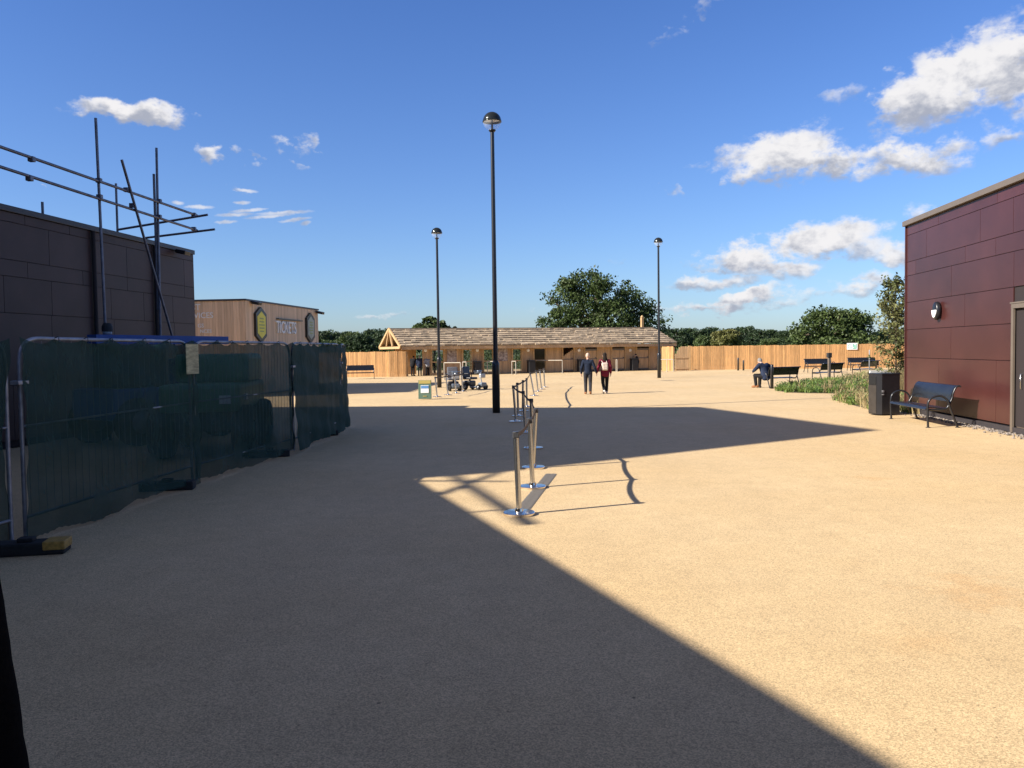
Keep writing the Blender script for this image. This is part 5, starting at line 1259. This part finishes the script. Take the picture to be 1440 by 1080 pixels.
def person(loc, rz, label, J=None, top=None, legs=None, shoes=None, hair=None, hair_len='short', s=1.0, coat=0.0, long_sleeve=True, group=None, wide=1.0, curl=.5):
    P = dict(BASE); P.update(J or {}); P = {k: V(v) for k, v in P.items()}
    e = empty('person', loc, rz, label, 'person', group); e.scale = (s, s, s)
    names = ['pel', 'ab', 'ch', 'ne', 'hb', 'sL', 'eL', 'wL', 'sR', 'eR', 'wR', 'hL', 'kL', 'aL', 'tL', 'hR', 'kR', 'aR', 'tR']
    idx = {n: i for i, n in enumerate(names)}
    rad = dict(pel=(.13, .10), ab=(.12, .09), ch=(.14, .10), ne=(.055, .055), hb=(.055, .06), sL=.055, eL=.042, wL=.028, sR=.055, eR=.042, wR=.028, hL=.085, kL=.058, aL=.04, tL=.032, hR=.085, kR=.058, aR=.04, tR=.032)
    E = [('pel', 'ab'), ('ab', 'ch'), ('ch', 'ne'), ('ne', 'hb'), ('ch', 'sL'), ('sL', 'eL'), ('eL', 'wL'), ('ch', 'sR'), ('sR', 'eR'), ('eR', 'wR'), ('pel', 'hL'), ('hL', 'kL'), ('kL', 'aL'), ('aL', 'tL'), ('pel', 'hR'), ('hR', 'kR'), ('kR', 'aR'), ('aR', 'tR')]
    vs = [P[n] for n in names]; es = [(idx[a], idx[b]) for a, b in E]; rs = [rad[n] for n in names]
    for n_, side, el in (('wL', -1, 'eL'), ('wR', 1, 'eR')):
        k0 = len(es); hand(vs, es, rs, P[n_], P[el], side, curl)
        es[k0] = (idx[n_], es[k0][1])
    # head with nose, ears
    up = (P['hd']-P['hb']).normalized(); Hc = P['hd']
    hb_ = MB(); yaw = (J or {}).get('hyaw', (0, 1, 0)); fw = V(yaw).normalized(); sd = fw.cross(Vector((0, 0, 1))).normalized()
    hb_.ball(Hc, (.078, .095, .118), 18, 14)
    hb_.ball(Hc+Vector((0, .03, -.07)), (.055, .06, .05), 12, 8)
    nb_ = Hc+Vector((0, .098, -.012)); hb_.ball(nb_, (.014, .02, .026), 8, 6); hb_.ball(Hc+Vector((0, .085, -.055)), (.025, .012, .008), 8, 6)
    for sgn in (-1, 1): hb_.ball(Hc+Vector((sgn*.08, 0, -.005)), (.012, .02, .032), 8, 6)
    M3 = Matrix((sd, fw, up if abs(up.dot(fw)) < .9 else Vector((0, 0, 1)))).transposed()
    fwo = (fw - up*fw.dot(up)).normalized(); sdo = fwo.cross(up); M3 = Matrix((sdo, fwo, up)).transposed()
    hb_.v = [tuple(Hc + M3 @ (Vector(v)-Hc)) for v in hb_.v]
    body = grow('body', vs, es, rs, M['skin'], e, extra=[hb_], voxel=0.008, smooth=1)
    ey = MB()
    for sgn in (-1, 1):
        q = Vector((sgn*.03, .086, .012)); ey.ball(Hc+M3 @ q, .011, 8, 6)
    ey.build('eyes', M['hair_d'], body)
    # top
    nm_ = ['pel', 'ab', 'ch', 'ne', 'sL', 'eL', 'wL', 'sR', 'eR', 'wR']; id2 = {n: i for i, n in enumerate(nm_)}
    w = wide
    r2 = dict(pel=(.165*w+coat, .13*w+coat), ab=(.16*w+coat*.6, .125*w+coat*.5), ch=(.175*w, .13*w), ne=(.075, .07), sL=.078*w, eL=.062*w, wL=.048, sR=.078*w, eR=.062*w, wR=.048)
    v2 = [P[n].copy() for n in nm_]; v2[3] = P['ne']-Vector((0, 0, .01))
    v2[id2['wL']] = P['wL'].lerp(P['eL'], .08); v2[id2['wR']] = P['wR'].lerp(P['eR'], .08)
    lowp = P['pel'] + (P['pel']-P['ab']).normalized()*(.03+coat*1.6); v2.append(lowp); v2 += [lowp+Vector((-.07, 0, -.01)), lowp+Vector((.07, 0, -.01))]; 
    e2 = [(id2[a], id2[b]) for a, b in (('pel', 'ab'), ('ab', 'ch'), ('ch', 'ne'), ('ch', 'sL'), ('sL', 'eL'), ('eL', 'wL'), ('ch', 'sR'), ('sR', 'eR'), ('eR', 'wR'))]+[(0, len(v2)-3), (len(v2)-3, len(v2)-2), (len(v2)-3, len(v2)-1)]
    grow('jacket' if coat else 'jumper', v2, e2, [r2[n] for n in nm_]+[(.13*w+coat, .12*w+coat)]+[(.09+coat, .115*w+coat)]*2, top, e, voxel=.012)
    nm_ = ['pel', 'hL', 'kL', 'aL', 'hR', 'kR', 'aR']; id3 = {n: i for i, n in enumerate(nm_)}
    v3 = [P[n].copy() for n in nm_]; 
    for a, k in (('aL', 'kL'), ('aR', 'kR')): v3[id3[a]] = P[a].lerp(P[k], .04)
    r3 = dict(pel=(.15, .12), hL=.105, kL=.078, aL=.062, hR=.105, kR=.078, aR=.062)
    grow('trousers', v3, [(0, 1), (1, 2), (2, 3), (0, 4), (4, 5), (5, 6)], [r3[n] for n in nm_], legs, e, voxel=.012)
    for a, t_ in (('aL', 'tL'), ('aR', 'tR')):
        d = P[t_]-P[a]; d.z = 0; d.normalize(); heel = P[a]-d*.05; heel.z = P[a].z-.045; mid_ = P[a].lerp(P[t_], .5)+Vector((0, 0, .0))
        grow('shoe', [P[a]-Vector((0, 0, .01)), heel, P[t_]], [(0, 1), (0, 2), (1, 2)] if False else [(0, 1), (0, 2)], [.052, .042, (.048, .036)], shoes, e, sub=1)
    hh = MB(); 
    hh.ball(Hc+Vector((0, -.018, .022)), (.087, .10, .112), 18, 14)
    if hair_len == 'long':
        hh.ball(Hc+Vector((0, -.06, -.08)), (.085, .06, .14), 14, 10); hh.ball(Hc+Vector((0, -.07, -.17)), (.10, .05, .12), 14, 10)
    hh.v = [tuple(Hc + M3 @ (Vector(v)-Hc)) for v in hh.v]
    if hair_len != 'bald': hh.build('hair', hair, e)
    return e, P
def px_person(px, py, top_py, ang, label, hgt=1.72, **k):
    p = G(px, py); H_ = hz(px, p, top_py); return person(p, R(ang), label, s=H_/hgt, **k)
WALK1 = dict(kL=(-.10, .10, .50), aL=(-.10, .06, .10), tL=(-.12, .23, .045), kR=(.10, .03, .50), aR=(.10, -.20, .13), tR=(.11, -.06, .045), wR=(.36, .06, .93), eR=(.30, -.04, 1.14), eL=(-.27, -.06, 1.13), wL=(-.28, .06, .90))
man, Pm = px_person(827, 554.5, 498, -6, 'grey haired person in navy jumper walking away, holding hands', J=WALK1, top=M['navy'], legs=M['charc'], shoes=M['shoe_br'], hair=M['hair_b'], wide=1.0, curl=.8)
WALK2 = dict(kR=(.10, .12, .51), aR=(.09, .13, .10), tR=(.10, .29, .045), kL=(-.09, .03, .50), aL=(-.08, -.22, .16), tL=(-.09, -.10, .05), wL=(-.34, .04, .93), eL=(-.28, -.03, 1.14))
wom, Pw = px_person(851, 553.5, 497.5, 4, 'dark haired person in burgundy jacket walking away with pale backpack', J=WALK2, top=M['red'], legs=M['blk'], shoes=M['shoe_w'], hair=M['hair_d'], hair_len='long', coat=.03, curl=.8)
bp_o = empty('backpack', wom.location + Vector((-0.03, -0.22, 1.18*wom.scale[2])), R(6), 'small cream backpack on the person in burgundy', 'backpack')
MB().box(-.13, .13, -.07, .07, -.17, .16, ch=.05).build('bag', M['cream'], bp_o)
MB().box(-.09, .09, -.10, -.071, -.13, .0, ch=.012).build('pocket', M['cream'], bp_o)
c = MB()
for s_ in (-1, 1): c.tube(path_arc([(s_*.08, .04, .14), (s_*.10, .10, .22), (s_*.11, .22, .22)], 4), .014, 6)
c.build('strap', M['cream'], bp_o)
# seated man on bench, seen from behind, elbows out
SIT = dict(pel=(0, 0, .50), ab=(0, .06, .64), ch=(0, .13, .82), ne=(0, .22, .96), hb=(0, .27, 1.01), hd=(0, .33, 1.08),
           sL=(-.20, .14, .93), eL=(-.40, .18, .74), wL=(-.30, .40, .66), sR=(.20, .14, .93), eR=(.42, .12, .82), wR=(.36, .34, .70),
           hL=(-.10, .02, .48), kL=(-.16, .44, .50), aL=(-.14, .40, .09), tL=(-.18, .56, .035), hR=(.10, .02, .48), kR=(.12, .46, .50), aR=(.08, .44, .09), tR=(.08, .60, .035))
bl = manb.location; fdir = Vector((math.cos(R(115)), math.sin(R(115)), 0)); sdir = Vector((math.sin(R(115)), -math.cos(R(115)), 0))
sm_p = bl - sdir*0.78 + fdir*0.06
person(sm_p, R(25), 'grey haired person in a dark navy jacket hunched on a bench', J=SIT, top=M['blue_c'], legs=M['blk'], shoes=M['shoe_br'], hair=M['hair_g'], s=1.12, coat=.015, wide=1.12)
# group in the left shelter bay
LEAN = dict(ab=(0, .05, 1.09), ch=(0, .10, 1.28), ne=(0, .15, 1.43), hb=(0, .18, 1.50), hd=(0, .22, 1.59), sL=(-.19, .10, 1.38), sR=(.19, .10, 1.38), eL=(-.24, .16, 1.12), wL=(-.18, .36, 1.05), eR=(.24, .16, 1.12), wR=(.18, .36, 1.05))
def sh_person(px, toppy, off, ang, label, **k):
    x, z = sxz(px, toppy, off); p = P0+ux*x+uy*off; return person(Vector((p.x, p.y, 0)), R(ang), label, s=z/1.74, **k)
sh_person(580, 500, 0.5, -20, 'leftmost person in black under the shelter, beside the end post', J=LEAN, top=M['blk'], legs=M['blk'], shoes=M['shoe'], hair=M['hair_d'], coat=.03, wide=1.35)
sh_person(590, 500, 0.2, 10, 'pale haired person in navy coat in the shelter group', top=M['blue_c'], legs=M['blk'], shoes=M['shoe'], hair=M['hair_g'], coat=.04, wide=1.35)
sh_person(601, 500.5, -0.1, 30, 'person in grey jacket at the right of the shelter group', J=LEAN, top=M['greyc'], legs=M['blk'], shoes=M['shoe'], hair=M['hair_g'], coat=.02, wide=1.1)
sh_person(611, 506, 0.4, 60, 'dark clothed person bending at the glazed door beside the group', J=LEAN, top=M['blk'], legs=M['charc'], shoes=M['shoe'], hair=M['hair_d'], wide=1.1)
sh_person(897, 497, -0.5, 75, 'person in black leaning at the last board gate', J=LEAN, top=M['blk'], legs=M['blk'], shoes=M['shoe'], hair=M['hair_d'], coat=.02)
